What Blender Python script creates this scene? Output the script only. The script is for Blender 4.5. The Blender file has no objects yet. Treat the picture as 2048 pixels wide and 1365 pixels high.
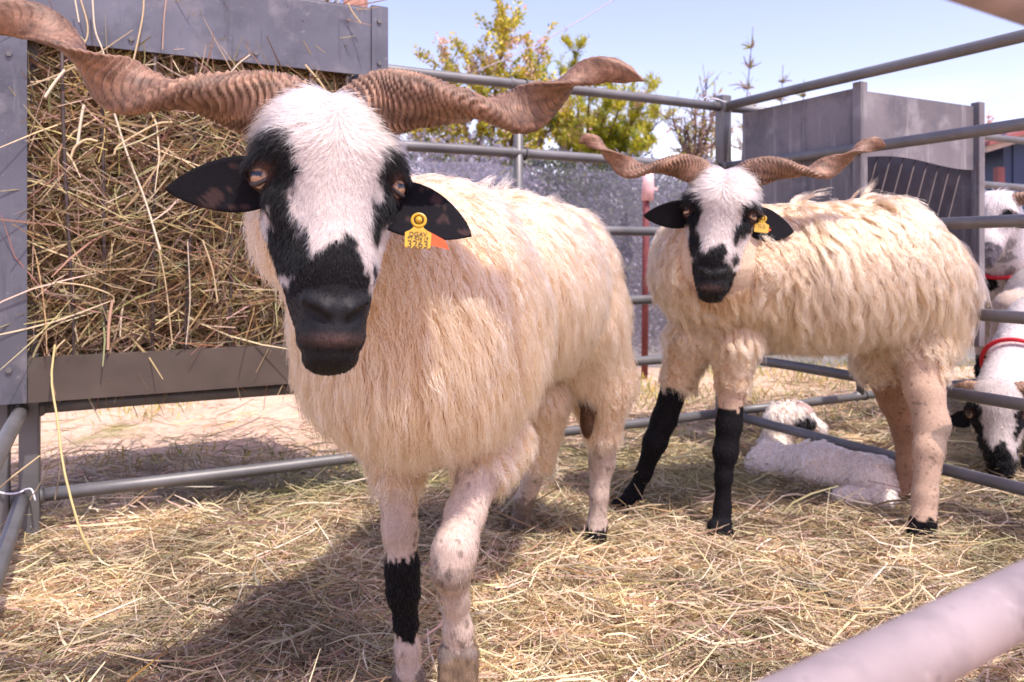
import bpy, bmesh, math, random
import numpy as np
from mathutils import Vector, Matrix
from mathutils.kdtree import KDTree

rng = np.random.default_rng(7)
random.seed(7)
S = bpy.context.scene
COL = S.collection

# ------------------------------------------------------------------ camera, light, sky, exposure
FPX, CX, CY, H = 1563.0, 1024.0, 510.0, 0.73      # focal length and horizon of the photograph, eye height
cam_d = bpy.data.cameras.new('camera')
cam = bpy.data.objects.new('camera', cam_d); COL.objects.link(cam)
cam.location = (0, 0, H); cam.rotation_euler = (math.radians(90), 0, 0)
cam_d.sensor_width = 36; cam_d.lens = 36 * FPX / 2048
cam_d.shift_y = -(682.5 - CY) / 2048
cam_d.clip_start = 0.01; cam_d.clip_end = 2000
cam_d.dof.use_dof = True; cam_d.dof.focus_distance = 1.15; cam_d.dof.aperture_fstop = 7.0
S.camera = cam

SUN_AZ, SUN_EL = 52.0, 63.0                       # from the right, a little in front of the flock
to_sun = Vector((math.cos(math.radians(SUN_AZ)) * math.cos(math.radians(SUN_EL)),
                 -math.sin(math.radians(SUN_AZ)) * math.cos(math.radians(SUN_EL)),
                 math.sin(math.radians(SUN_EL))))
sun_d = bpy.data.lights.new('sun', 'SUN'); sun_d.energy = 4.1; sun_d.angle = math.radians(0.9)
sun_d.color = (1.0, 0.92, 0.86)
sun = bpy.data.objects.new('sun', sun_d); COL.objects.link(sun)
sun.rotation_euler = to_sun.to_track_quat('Z', 'Y').to_euler()
sun.location = (6, -3, 8)

W = bpy.data.worlds.new('World'); S.world = W; W.use_nodes = True
nt = W.node_tree; nt.nodes.clear()
def _n(t, **k):
    n = nt.nodes.new(t)
    for a, b in k.items(): setattr(n, a, b)
    return n
sky = _n('ShaderNodeTexSky', sky_type='NISHITA', sun_disc=False)
sky.sun_elevation = math.radians(SUN_EL); sky.sun_rotation = math.radians(90 + SUN_AZ)
sky.air_density = 1.0; sky.dust_density = 1.6; sky.ozone_density = 1.0
tint = _n('ShaderNodeMixRGB', blend_type='MULTIPLY'); tint.inputs[0].default_value = 1.0
tint.inputs[2].default_value = (2.25, 1.75, 1.98, 1)
geo = _n('ShaderNodeTexCoord')
sep = _n('ShaderNodeSeparateXYZ')
cn = _n('ShaderNodeTexNoise'); cn.inputs['Scale'].default_value = 5.0; cn.inputs['Detail'].default_value = 6
cmap = _n('ShaderNodeMapping'); cmap.inputs['Scale'].default_value = (1, 1, 3.0)
cr = _n('ShaderNodeValToRGB'); cr.color_ramp.elements[0].position = 0.42; cr.color_ramp.elements[1].position = 0.66
hr = _n('ShaderNodeMapRange'); hr.inputs[1].default_value = 0.20; hr.inputs[2].default_value = 0.08
mul = _n('ShaderNodeMath', operation='MULTIPLY')
cm = _n('ShaderNodeMixRGB'); cm.inputs[2].default_value = (12, 11.5, 12.5, 1)
bg = _n('ShaderNodeBackground'); bg.inputs[1].default_value = 0.122
out = _n('ShaderNodeOutputWorld')
L = nt.links.new
L(sky.outputs[0], tint.inputs[1]); L(geo.outputs['Generated'], sep.inputs[0])
L(geo.outputs['Generated'], cmap.inputs[0]); L(cmap.outputs[0], cn.inputs['Vector'])
L(cn.outputs[0], cr.inputs[0]); L(sep.outputs[2], hr.inputs[0])
L(cr.outputs[0], mul.inputs[0]); L(hr.outputs[0], mul.inputs[1])
L(mul.outputs[0], cm.inputs[0]); L(tint.outputs[0], cm.inputs[1])
L(cm.outputs[0], bg.inputs[0]); L(bg.outputs[0], out.inputs[0])

S.view_settings.view_transform = 'Standard'; S.view_settings.look = 'None'
S.view_settings.exposure = 0.44; S.view_settings.gamma = 1
S.cycles.max_bounces = 12; S.cycles.diffuse_bounces = 4; S.cycles.glossy_bounces = 6; S.cycles.transmission_bounces = 10; S.cycles.transparent_max_bounces = 8
S.cycles.caustics_reflective = False; S.cycles.caustics_refractive = False

# ------------------------------------------------------------------ helpers
def P(px, py, d):
    """point of the place seen in direction (px,py) of the survey photograph, d metres ahead"""
    return np.array(((px - CX) / FPX * d, d, H - (py - CY) / FPX * d))

def nrm(v):
    v = np.asarray(v, float)
    return v / (np.linalg.norm(v, axis=-1, keepdims=True) + 1e-12)

def _hash(i, j, k, seed):
    n = (i * 374761393 + j * 668265263 + k * 1274126177 + seed * 974711) & 0x7fffffff
    n = (n ^ (n >> 13)) * 1274126177 & 0x7fffffff
    return ((n ^ (n >> 16)) & 0xffff) / 65535.0

def noise3(p, scale=1.0, seed=0):
    p = np.asarray(p, float) * scale
    f = np.floor(p).astype(np.int64); t = p - f; t = t * t * (3 - 2 * t)
    r = 0
    for a in (0, 1):
        for b in (0, 1):
            for c in (0, 1):
                w = (t[..., 0] if a else 1 - t[..., 0]) * (t[..., 1] if b else 1 - t[..., 1]) * (t[..., 2] if c else 1 - t[..., 2])
                r = r + w * _hash(f[..., 0] + a, f[..., 1] + b, f[..., 2] + c, seed)
    return r
def fbm(p, scale=1.0, seed=0, oct=3):
    return sum(noise3(p, scale * 2 ** o, seed + o) * 0.5 ** (o + 1) for o in range(oct)) / (1 - 0.5 ** oct)

def world_loc(o):
    v = Vector((0, 0, 0))
    while o is not None:
        v += o.location; o = o.parent
    return v

def place(o, parent, base):
    if parent is not None:
        o.parent = parent
        o.location = Vector(base) - world_loc(parent)
    else:
        o.location = base

def mesh_obj(name, V, F, mat, parent=None, base=(0, 0, 0), smooth=True, col=None, cols=None):
    """V (n,3) world coordinates; F list or array of faces; col (n,3) vertex colours"""
    V = np.asarray(V, np.float32) - np.asarray(base, np.float32)
    me = bpy.data.meshes.new(name)
    if isinstance(F, np.ndarray):
        k = F.shape[1]; nf = len(F)
        me.vertices.add(len(V)); me.vertices.foreach_set('co', V.ravel())
        me.loops.add(nf * k); me.loops.foreach_set('vertex_index', F.astype(np.int32).ravel())
        me.polygons.add(nf); me.polygons.foreach_set('loop_start', np.arange(0, nf * k, k, dtype=np.int32))
        me.update(calc_edges=True); me.validate()
    else:
        me.from_pydata([tuple(map(float, v)) for v in V], [], [tuple(int(i) for i in f) for f in F]); me.update()
    if col is not None:
        a = me.attributes.new('col', 'FLOAT_COLOR', 'POINT')
        a.data.foreach_set('color', np.concatenate([np.asarray(col, np.float32), np.ones((len(V), 1), np.float32)], 1).ravel())
    if smooth: me.polygons.foreach_set('use_smooth', np.ones(len(me.polygons), bool))
    me.materials.append(mat)
    o = bpy.data.objects.new(name, me); COL.objects.link(o)
    place(o, parent, base)
    return o

def tag(o, label, cat, group=None, kind=None):
    if label: o['label'] = label
    if cat: o['category'] = cat
    if group: o['group'] = group
    if kind: o['kind'] = kind
    return o

def thing(name, label, cat, base, group=None):
    o = bpy.data.objects.new(name, None); COL.objects.link(o)
    o.location = [float(x) for x in base]; o.empty_display_size = 0.1
    return tag(o, label, cat, group)

class MB:
    """collects pieces into one mesh"""
    def __init__(s): s.V = []; s.F = []; s.n = 0; s.C = []
    def add(s, V, F, c=None):
        V = np.asarray(V, float)
        s.V.append(V); s.F += [tuple(int(i) + s.n for i in f) for f in F]; s.n += len(V)
        if c is not None: s.C.append(np.broadcast_to(np.asarray(c, float), (len(V), 3)))
        return s
    def tube(s, pts, rad, seg=12, cap=True, c=None):
        pts = np.asarray(pts, float); m = len(pts); rad = np.broadcast_to(np.asarray(rad, float), (m,))
        T = nrm(np.gradient(pts, axis=0)); V = []
        u = np.cross(T[0], (0, 0, 1.0) if abs(T[0][2]) < 0.9 else (1.0, 0, 0)); u /= np.linalg.norm(u)
        a = np.arange(seg) * 2 * math.pi / seg
        for i in range(m):
            u = u - T[i] * (u @ T[i]); u /= np.linalg.norm(u); w = np.cross(T[i], u)
            V.append(pts[i] + rad[i] * (np.cos(a)[:, None] * u + np.sin(a)[:, None] * w))
        V = np.concatenate(V); F = []
        for i in range(m - 1):
            for j in range(seg):
                F.append((i * seg + j, i * seg + (j + 1) % seg, (i + 1) * seg + (j + 1) % seg, (i + 1) * seg + j))
        if cap: F += [tuple(range(seg))[::-1], tuple((m - 1) * seg + j for j in range(seg))]
        return s.add(V, F, c)
    def box(s, o, ax, ay, az, c=None, bev=0.0):
        """box centred at o with half-extent vectors"""
        o, ax, ay, az = (np.asarray(v, float) for v in (o, ax, ay, az))
        if bev <= 0:
            V = [o + i * ax + j * ay + k * az for i in (-1, 1) for j in (-1, 1) for k in (-1, 1)]
            F = [(0, 1, 3, 2), (4, 6, 7, 5), (0, 4, 5, 1), (2, 3, 7, 6), (0, 2, 6, 4), (1, 5, 7, 3)]
            return s.add(V, F, c)
        bm = bmesh.new(); bmesh.ops.create_cube(bm, size=2.0)
        M = Matrix(((ax[0], ay[0], az[0], o[0]), (ax[1], ay[1], az[1], o[1]), (ax[2], ay[2], az[2], o[2]), (0, 0, 0, 1)))
        bmesh.ops.transform(bm, matrix=M, verts=bm.verts)
        bmesh.ops.bevel(bm, geom=bm.edges[:], offset=bev, segments=2, affect='EDGES', profile=0.5)
        bm.verts.index_update()
        s.add([v.co[:] for v in bm.verts], [[v.index for v in f.verts] for f in bm.faces], c); bm.free()
        return s
    def build(s, name, mat, parent=None, base=(0, 0, 0), smooth=True):
        return mesh_obj(name, np.concatenate(s.V), s.F, mat, parent, base, smooth, np.concatenate(s.C) if s.C else None)

def crom(pts, n):
    """Catmull-Rom through pts (rows may carry extra channels)"""
    p = np.asarray(pts, float); p = np.vstack([2 * p[0] - p[1], p, 2 * p[-1] - p[-2]])
    t = np.linspace(0, len(p) - 3 - 1e-9, n); i = t.astype(int); f = (t - i)[:, None]
    a, b, c, d = p[i], p[i + 1], p[i + 2], p[i + 3]
    return 0.5 * (2 * b + (c - a) * f + (2 * a - 5 * b + 4 * c - d) * f ** 2 + (3 * b - a - 3 * c + d) * f ** 3)

# ------------------------------------------------------------------ materials
def material(name, base=(0.5, 0.5, 0.5), rough=0.6, metal=0.0, attr=None, noise=None, bump=None, spec=0.5, trans=0.0, stains=None):
    """noise=(scale, amount), second colour mixed by noise; bump=(scale, strength, distance); stains=[(colour, scale, low, high)]"""
    m = bpy.data.materials.new(name); m.use_nodes = True
    t = m.node_tree; b = t.nodes['Principled BSDF']
    b.inputs['Roughness'].default_value = rough; b.inputs['Metallic'].default_value = metal
    b.inputs['Specular IOR Level'].default_value = spec
    tc = t.nodes.new('ShaderNodeTexCoord')
    if attr:
        a = t.nodes.new('ShaderNodeAttribute'); a.attribute_name = attr; src = a.outputs['Color']
    else:
        a = t.nodes.new('ShaderNodeRGB'); a.outputs[0].default_value = (*base, 1); src = a.outputs[0]
    if noise:
        n = t.nodes.new('ShaderNodeTexNoise'); n.inputs['Scale'].default_value = noise[0]; n.inputs['Detail'].default_value = 6
        t.links.new(tc.outputs['Object'], n.inputs['Vector'])
        mr = t.nodes.new('ShaderNodeMapRange'); mr.inputs[1].default_value = 0.3; mr.inputs[2].default_value = 0.7
        mr.inputs[3].default_value = 1 - noise[1]; mr.inputs[4].default_value = 1 + noise[1]
        t.links.new(n.outputs[0], mr.inputs[0])
        mx = t.nodes.new('ShaderNodeMixRGB'); mx.blend_type = 'MULTIPLY'; mx.inputs[0].default_value = 1
        t.links.new(src, mx.inputs[1]); t.links.new(mr.outputs[0], mx.inputs[2]); src = mx.outputs[0]
    for (c, sc, lo, hi, *sq) in stains or ():
        n = t.nodes.new('ShaderNodeTexNoise'); n.inputs['Scale'].default_value = sc; n.inputs['Detail'].default_value = 8
        n.inputs['Roughness'].default_value = 0.65
        t.links.new(tc.outputs['Object'], n.inputs['Vector'])
        if sq:
            mp = t.nodes.new('ShaderNodeMapping'); mp.inputs['Scale'].default_value = (1, 1, sq[0]); t.links.new(tc.outputs['Object'], mp.inputs[0]); t.links.new(mp.outputs[0], n.inputs['Vector'])
        r = t.nodes.new('ShaderNodeMapRange'); r.inputs[1].default_value = lo; r.inputs[2].default_value = hi
        t.links.new(n.outputs[0], r.inputs[0])
        mx = t.nodes.new('ShaderNodeMixRGB'); mx.inputs[2].default_value = (*c, 1)
        t.links.new(r.outputs[0], mx.inputs[0]); t.links.new(src, mx.inputs[1]); src = mx.outputs[0]
    t.links.new(src, b.inputs['Base Color'])
    if bump:
        n = t.nodes.new('ShaderNodeTexNoise'); n.inputs['Scale'].default_value = bump[0]; n.inputs['Detail'].default_value = 5
        t.links.new(tc.outputs['Object'], n.inputs['Vector'])
        bp = t.nodes.new('ShaderNodeBump'); bp.inputs['Strength'].default_value = bump[1]; bp.inputs['Distance'].default_value = bump[2]
        t.links.new(n.outputs[0], bp.inputs['Height']); t.links.new(bp.outputs[0], b.inputs['Normal'])
    if trans > 0:
        tr = t.nodes.new('ShaderNodeBsdfTranslucent'); t.links.new(src, tr.inputs[0])
        ms = t.nodes.new('ShaderNodeMixShader'); ms.inputs[0].default_value = trans
        o = t.nodes['Material Output']
        t.links.new(b.outputs[0], ms.inputs[1]); t.links.new(tr.outputs[0], ms.inputs[2]); t.links.new(ms.outputs[0], o.inputs[0])
    return m

def hair_material(name, rough=0.35, rrough=0.6, vary=0.1, root=(.9, .85, .8), ior=1.55):
    """strands lit as fibres: light runs through pale wool and softens it"""
    m = bpy.data.materials.new(name); m.use_nodes = True
    t = m.node_tree; t.nodes.clear(); N = t.nodes.new
    a = N('ShaderNodeAttribute'); a.attribute_name = 'col'
    h = N('ShaderNodeBsdfHairPrincipled'); h.model = 'CHIANG'; h.parametrization = 'COLOR'
    h.inputs['Roughness'].default_value = rough; h.inputs['Radial Roughness'].default_value = rrough
    h.inputs['Coat'].default_value = 0.0; h.inputs['IOR'].default_value = ior; h.inputs['Random Roughness'].default_value = vary
    o = N('ShaderNodeOutputMaterial')
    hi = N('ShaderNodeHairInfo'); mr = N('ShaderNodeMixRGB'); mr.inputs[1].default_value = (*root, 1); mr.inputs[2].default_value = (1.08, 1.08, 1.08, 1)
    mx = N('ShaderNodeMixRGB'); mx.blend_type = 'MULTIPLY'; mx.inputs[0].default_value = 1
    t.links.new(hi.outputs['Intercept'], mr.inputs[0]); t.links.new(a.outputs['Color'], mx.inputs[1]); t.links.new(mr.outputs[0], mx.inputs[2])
    t.links.new(mx.outputs[0], h.inputs['Color']); t.links.new(h.outputs[0], o.inputs[0])
    return m

M = {}
M['steel'] = material('galvanised_steel', (0.150, 0.148, 0.146), 0.5, 0.35, noise=(9, 0.22), bump=(60, 0.15, 0.002),
                      stains=[((0.12, 0.095, 0.08), 5, 0.60, 0.75)])
M['pale_steel'] = material('chalky_galvanised_tube', (0.29, 0.235, 0.23), 0.6, 0.1, noise=(12, 0.15), bump=(80, 0.2, 0.001), stains=[((0.20, 0.165, 0.165), 20, 0.5, 0.68), ((0.15, 0.12, 0.115), 70, 0.62, 0.70), ((0.38, 0.32, 0.31), 45, 0.6, 0.72)])
M['box_sheet'] = material('weathered_zinc_sheet', (0.19, 0.172, 0.178), 0.55, 0.2, noise=(3, 0.25), bump=(5, 0.35, 0.014),
    stains=[((0.105, 0.10, 0.115), 5, 0.50, 0.66), ((0.30, 0.285, 0.285), 4.2, 0.52, 0.66), ((0.25, 0.24, 0.24), 50, 0.62, 0.7), ((0.16, 0.085, 0.055), 7, 0.62, 0.72), ((0.33, 0.31, 0.31), 22, 0.56, 0.70, .06), ((0.09, 0.085, 0.09), 18, 0.58, 0.70, .05)])
M['sheet'] = material('galvanised_sheet', (0.115, 0.118, 0.140), 0.48, 0.35, noise=(3.5, 0.25), bump=(5, 0.35, 0.012),
                      stains=[((0.065, 0.070, 0.085), 5, 0.50, 0.68), ((0.19, 0.18, 0.19), 9, 0.55, 0.7), ((0.20, 0.195, 0.20), 60, 0.62, 0.7), ((0.13, 0.07, 0.045), 11, 0.66, 0.74), ((0.21, 0.20, 0.205), 34, 0.60, 0.72, .06), ((0.055, 0.055, 0.065), 26, 0.60, 0.70, .05)])
M['rustbar'] = material('dull_iron_rod', (0.07, 0.05, 0.045), 0.7, 0.1, noise=(20, 0.3))
M['tray'] = material('dirty_trough_steel', (0.10, 0.078, 0.062), 0.6, 0.25, noise=(6, 0.3), bump=(25, 0.15, 0.003),
                     stains=[((0.09, 0.08, 0.06), 9, 0.56, 0.66)])
M['coat'] = material('animal_coat', attr='col', rough=0.8, noise=(160, 0.12), bump=(420, 0.35, 0.002), spec=0.12)
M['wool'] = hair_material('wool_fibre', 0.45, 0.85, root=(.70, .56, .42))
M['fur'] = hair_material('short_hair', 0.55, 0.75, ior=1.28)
M['straw'] = material('straw', attr='col', rough=0.55, spec=0.35, trans=0.18)
M['leaf'] = material('leaf', attr='col', rough=0.5, trans=0.48)
M['bark'] = material('bark', (0.16, 0.10, 0.075), 0.85, noise=(30, 0.4), bump=(50, 0.5, 0.01))
M['horn'] = material('horn', attr='col', rough=0.55, noise=(70, 0.35), bump=(260, 0.6, 0.0016), spec=0.35)
M['eye'] = material('eye_gloss', attr='col', rough=0.12, spec=0.6)
M['tag'] = material('yellow_plastic', (0.50, 0.29, 0.012), 0.4, noise=(60, 0.15), stains=[((0.35, 0.18, 0.02), 90, 0.6, 0.75)])
M['button'] = material('orange_plastic', (0.75, 0.10, 0.02), 0.4, noise=(80, 0.25))
M['ink'] = material('ink', (0.07, 0.045, 0.015), 0.6)
M['collar'] = material('red_webbing', (0.62, 0.015, 0.03), 0.6, noise=(90, 0.15))
M['redpost'] = material('red_painted_post', (0.16, 0.035, 0.035), 0.7, noise=(25, 0.3))
M['pinkband'] = material('faded_pink_tape', (0.75, 0.45, 0.42), 0.6, noise=(25, 0.2))
M['bluewall'] = material('dark_blue_cladding', (0.028, 0.045, 0.10), 0.55, noise=(4, 0.15))
M['rooftrim'] = material('red_roof_trim', (0.28, 0.08, 0.07), 0.6, noise=(8, 0.2))
M['soffit'] = material('beige_soffit', (0.55, 0.40, 0.30), 0.7, noise=(8, 0.1))
M['wire'] = material('pale_wire', (0.6, 0.5, 0.55), 0.5)
M['twine'] = material('pale_twine', (0.75, 0.73, 0.78), 0.6)
M['oldwood'] = material('weathered_pink_wood', (0.42, 0.22, 0.16), 0.8, noise=(14, 0.3), bump=(40, 0.4, 0.006))

# ------------------------------------------------------------------ the ground
Ldir = np.array((0.888, 0.459, 0.0)); Lnrm = np.array((-0.459, 0.888, 0.0))   # back fence line and its outward normal
Rdir = np.array((0.459, -0.888, 0.0))                                         # right fence, from the corner towards the front
A0 = np.array((-1.21, 1.91, 0.0)); CORNER = np.array((0.793, 2.945, 0.0))
UP = np.array((0, 0, 1.0))

def straw_h(x, y):
    p = np.stack([x, y, np.zeros_like(x)], -1)
    return 0.006 + (0.034 * fbm(p, 2.6, 3, 3) + .014 * noise3(p, 11, 19)) * np.clip((4.6 - y) / 2.2, 0.0, 1)

def ground_material():
    m = material('dry_earth', (0.62, 0.42, 0.30), 0.9, bump=(18, 0.5, 0.02),
                 stains=[((0.38, 0.25, 0.17), 1.3, 0.42, 0.62), ((0.60, 0.46, 0.33), 22, 0.5, 0.62),
                         ((0.24, 0.22, 0.08), 2.6, 0.56, 0.68), ((0.52, 0.40, 0.20), 60, 0.55, 0.65)])
    return m
g = 400.0
go = mesh_obj('ground', [(-g, -g, 0), (g, -g, 0), (g, g, 0), (-g, g, 0)], [(0, 1, 2, 3)], ground_material(), smooth=False)
go['kind'] = 'structure'

STRAWC = np.array([(.62, .47, .25), (.72, .60, .38), (.46, .42, .20), (.32, .19, .10), (.60, .42, .30), (.52, .36, .16), (.74, .64, .46)])
STRAWP = np.array([.24, .18, .16, .14, .12, .10, .06])

def blades(p0, dirs, lens, wid, cols, nseg=3, bend=0.25, sag=0.0, roll=None, seed=1):
    """flat bent straws: (n,) arrays -> V, F(quads), C"""
    r = np.random.default_rng(seed); n = len(p0)
    dirs = nrm(dirs)
    side = nrm(np.cross(dirs, r.normal(size=(n, 3))))
    bv = np.cross(dirs, side) * r.normal(0, bend, n)[:, None] + side * r.normal(0, bend, n)[:, None]
    kink = r.uniform(0.3, 0.7, n); kv = r.normal(0, bend * 0.6, (n, 3))
    V = np.zeros((n, nseg + 1, 2, 3))
    for k in range(nseg + 1):
        s = k / nseg
        c = p0 + dirs * (lens * (s - 0.5))[:, None] + bv * (lens * (s - .5) ** 2)[:, None] + kv * (lens * np.maximum(0, s - kink))[:, None]
        c[:, 2] -= sag * lens * s * s
        w = wid * (0.55 if k in (0, nseg) else 1.0)
        V[:, k, 0] = c - side * w[:, None] / 2; V[:, k, 1] = c + side * w[:, None] / 2
    idx = np.arange(n * (nseg + 1) * 2).reshape(n, nseg + 1, 2)
    F = np.stack([idx[:, :-1, 0], idx[:, :-1, 1], idx[:, 1:, 1], idx[:, 1:, 0]], -1).reshape(-1, 4)
    C = np.repeat(cols, (nseg + 1) * 2, axis=0)
    return V.reshape(-1, 3), F, C

def straw_colours(n, r, p=STRAWP):
    c = STRAWC[r.choice(len(STRAWC), n, p=p)]
    return np.clip(c * r.uniform(0.7, 1.12, (n, 1)) + r.normal(0, .02, (n, 3)), 0.01, .9)

def build_straw_bed():
    r = np.random.default_rng(11)
    # the matted bed under the loose straws
    gx, gy = np.meshgrid(np.linspace(-3.4, 3.6, 150), np.linspace(0.5, 4.4, 110), indexing='ij')
    off = (np.stack([gx, gy], -1) - A0[:2]) @ Lnrm[:2]
    gz = straw_h(gx, gy) - 0.010 - np.clip(off - 0.1, 0, 1) * 0.12
    B = np.stack([gx, gy, gz], -1).reshape(-1, 3)
    i = np.arange(150 * 110).reshape(150, 110)
    BF = np.stack([i[:-1, :-1], i[1:, :-1], i[1:, 1:], i[:-1, 1:]], -1).reshape(-1, 4)
    bc = np.array((.22, .15, .08)) * (0.7 + 0.6 * fbm(B, 18, 5)[:, None])
    Vs, Fs, Cs, n0 = [B], [BF], [bc], len(B)
    def scatter(n, dlo, dhi, llo, lhi, wlo, whi, lift, seed):
        nonlocal n0
        d = r.uniform(dlo, dhi, n); x = r.uniform(-1, 1, n) * (0.80 * d + 0.25)
        off = (np.stack([x, d], -1) - A0[:2]) @ Lnrm[:2]
        keep = r.uniform(size=n) < np.where(off > 0.0, np.exp(-np.clip(off, 0, 9) * 1.6) * 0.75, 1)
        x, d = x[keep], d[keep]; n = len(x)
        z = straw_h(x, d) + r.exponential(lift, n)
        az = r.uniform(0, 2 * math.pi, n); el = r.normal(0, 0.16, n)
        D = np.stack([np.cos(az) * np.cos(el), np.sin(az) * np.cos(el), np.sin(el)], -1)
        ln = r.uniform(llo, lhi, n) * r.uniform(.5, 1, n)
        green = fbm(np.stack([x, d, 0 * x], -1), 1.7, 21)
        c = straw_colours(n, r); g_ = c.mean(1, keepdims=True) * np.array((1.08, .98, .90)); c = (c * .86 + g_ * .14) * 1.06
        q_ = np.stack([x, d, 0 * x], -1); c = c * np.clip(.35 + 1.3 * fbm(q_, 4.5, 51), .45, 1.25)[:, None] * np.clip(.55 + .9 * noise3(q_, 16, 53), .6, 1.2)[:, None]
        c = c * (1 - .55 * np.clip((green - .5) * 4, 0, 1))[:, None] + np.array((.34, .34, .15)) * (.55 * np.clip((green - .5) * 4, 0, 1))[:, None]
        V, F, C = blades(np.stack([x, d, z], -1), D, ln, r.uniform(wlo, whi, n), c, 3, 0.3, seed=seed)
        Vs.append(V); Fs.append(F + n0); Cs.append(C); n0 += len(V)
    scatter(85000, 1.05, 2.4, .02, .15, .0011, .0030, .006, 1)
    scatter(40000, 1.05, 2.6, .006, .03, .001, .003, .004, 5)
    scatter(7000, 1.05, 2.6, .10, .30, .0018, .0042, .012, 2)
    scatter(70000, 2.0, 4.6, .04, .18, .0018, .004, .006, 3)
    scatter(5000, 2.0, 4.6, .12, .34, .003, .006, .016, 4)
    o = mesh_obj('straw', np.concatenate(Vs), np.concatenate(Fs), M['straw'], smooth=False, col=np.concatenate(Cs))
    tag(o, 'loose golden straw bedding strewn over the floor of the pen', 'straw', kind='stuff')
build_straw_bed()

def build_grass():
    r = np.random.default_rng(5); n = 42000
    d = r.uniform(2.6, 9, n); x = r.uniform(-1, 1, n) * (0.8 * d + .3)
    off = (np.stack([x, d], -1) - A0[:2]) @ Lnrm[:2]
    pn = fbm(np.stack([x, d, 0 * x], -1), 1.6, 8)
    k = (off > 0.05) & (pn + r.normal(0, .06, n) > 0.52)
    x, d = x[k], d[k]; n = len(x)
    az = r.uniform(0, 2 * math.pi, n); D = np.stack([np.cos(az) * .6, np.sin(az) * .6, np.ones(n)], -1)
    cc = np.array([(.22, .26, .05), (.42, .38, .09), (.60, .46, .20), (.62, .47, .05)])[r.choice(4, n, p=(.35, .28, .27, .10))] * r.uniform(.7, 1.2, (n, 1))
    ln = r.uniform(.02, .075, n)
    V, F, C = blades(np.stack([x, d, ln * .4], -1), D, ln, r.uniform(.003, .007, n), cc, 2, .4, seed=9)
    o = mesh_obj('grass', V, F, M['straw'], smooth=False, col=C)
    tag(o, 'short yellowing grass tufts on the bare earth beyond the back fence', 'grass', kind='stuff')
build_grass()

# ------------------------------------------------------------------ fences
RAILZ = (1.286, 1.06, 0.815, 0.57, 0.352, 0.135)
def fence(name, label, a, b, posts, uprights=(), rails=RAILZ, r=0.0165, top=1.33, pr=0.022, group='galvanised livestock hurdles', mat='steel'):
    a, b = np.asarray(a, float), np.asarray(b, float); u = nrm(b - a)
    t = thing(name, label, 'fence', a, group)
    for z in rails:
        m = MB(); k = np.linspace(0, 1, 9)[:, None]
        pts = a + UP * z + (b - a) * k + UP * (0.002 * np.sin(k * 9 + z * 20))
        m.tube(pts, r, 20)
        for p in list(posts) + list(uprights):
            c = a + (b - a) * p + UP * z
            for sgn in (-1, 1):
                e = c + u * sgn * (pr + .001); m.tube([e, e + u * sgn * .004, e + u * sgn * .010], [r * 1.32, r * 1.25, r * 1.0], 14, cap=False)
        m.build('rail', M[mat], t)
    nvec = np.cross(u, UP)
    for p in posts:
        c = a + (b - a) * p
        m = MB(); m.box(c + UP * (top / 2 - .02), u * pr, nvec * pr, UP * (top / 2 + .02), bev=0.005); m.build('post', M['steel'], t, smooth=False)
    for p in uprights:
        c = a + (b - a) * p
        m = MB(); m.tube([c + UP * rails[-1], c + UP * rails[0]], r * .95, 12); m.build('upright', M['steel'], t)
    return t
A1 = CORNER - Ldir * 0.02
fence('fence_panel', 'back galvanised tube fence joining the hay filled feeder to the corner post', A0, A1, (0.012, -0.016), (0.62,))
fence('fence_panel', 'galvanised tube fence running along the right beside the standing ram and the lying lamb', CORNER + Ldir * .004, CORNER + Rdir * 2.3, (0.0, 0.99), ())
fence('fence_panel', 'galvanised tube fence at the far left corner, meeting the post of the hay feeder', A0 - Lnrm * .03 + Ldir * .012, A0 - Lnrm * .03 + Ldir * .012 + Rdir * 1.7, (0.99,), (), (0.352, 0.135))
fence('fence_panel', 'galvanised tube fence of the neighbouring pen, behind the sheet metal feeder', CORNER + Ldir * 0.05, CORNER + Ldir * 2.2, (0.99,), (0.33,))
# the hurdle the picture was taken through: its rails stand right in front of the camera
Fd = nrm(np.array((0.837, 0.548, 0)))
f0 = np.array((0.26, 0.42, 0))
fence('fence_panel', 'close blurred galvanised rail crossing the lower right corner', f0 - Fd * 0.62, f0 + Fd * 1.2, (0.005, 0.995), (), (0.876, 0.536, 0.2), 0.0170, 0.93, 0.02, mat='pale_steel')
# twine tying the corner
def twine(name, label, c, rx, rz, tail):
    m = MB(); a = np.linspace(0, 2 * math.pi, 25)
    pts = c + np.stack([np.cos(a) * rx, np.sin(a) * rx, np.sin(a * 2) * rz], -1)
    m.tube(pts, 0.0024, 6, cap=False); m.tube(crom(tail, 8), 0.002, 6)
    o = m.build(name, M['twine'], None, tuple(c)); tag(o, label, 'twine')
c = A0 - Ldir * .01 + UP * .16
twine('twine', 'white twine tied around the foot of the left fence post', c, .036, .004, [c + (.034, -.01, 0), c + (.06, -.02, .004), c + (.075, -.03, -.02)])
c = CORNER - Ldir * .03 + UP * 1.305
twine('twine', 'grey twine tied around the top of the back corner post', c, .034, .006, [c + (-.03, -.02, 0), c + (-.05, -.03, .01), c + (-.06, -.03, -.01)])

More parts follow.
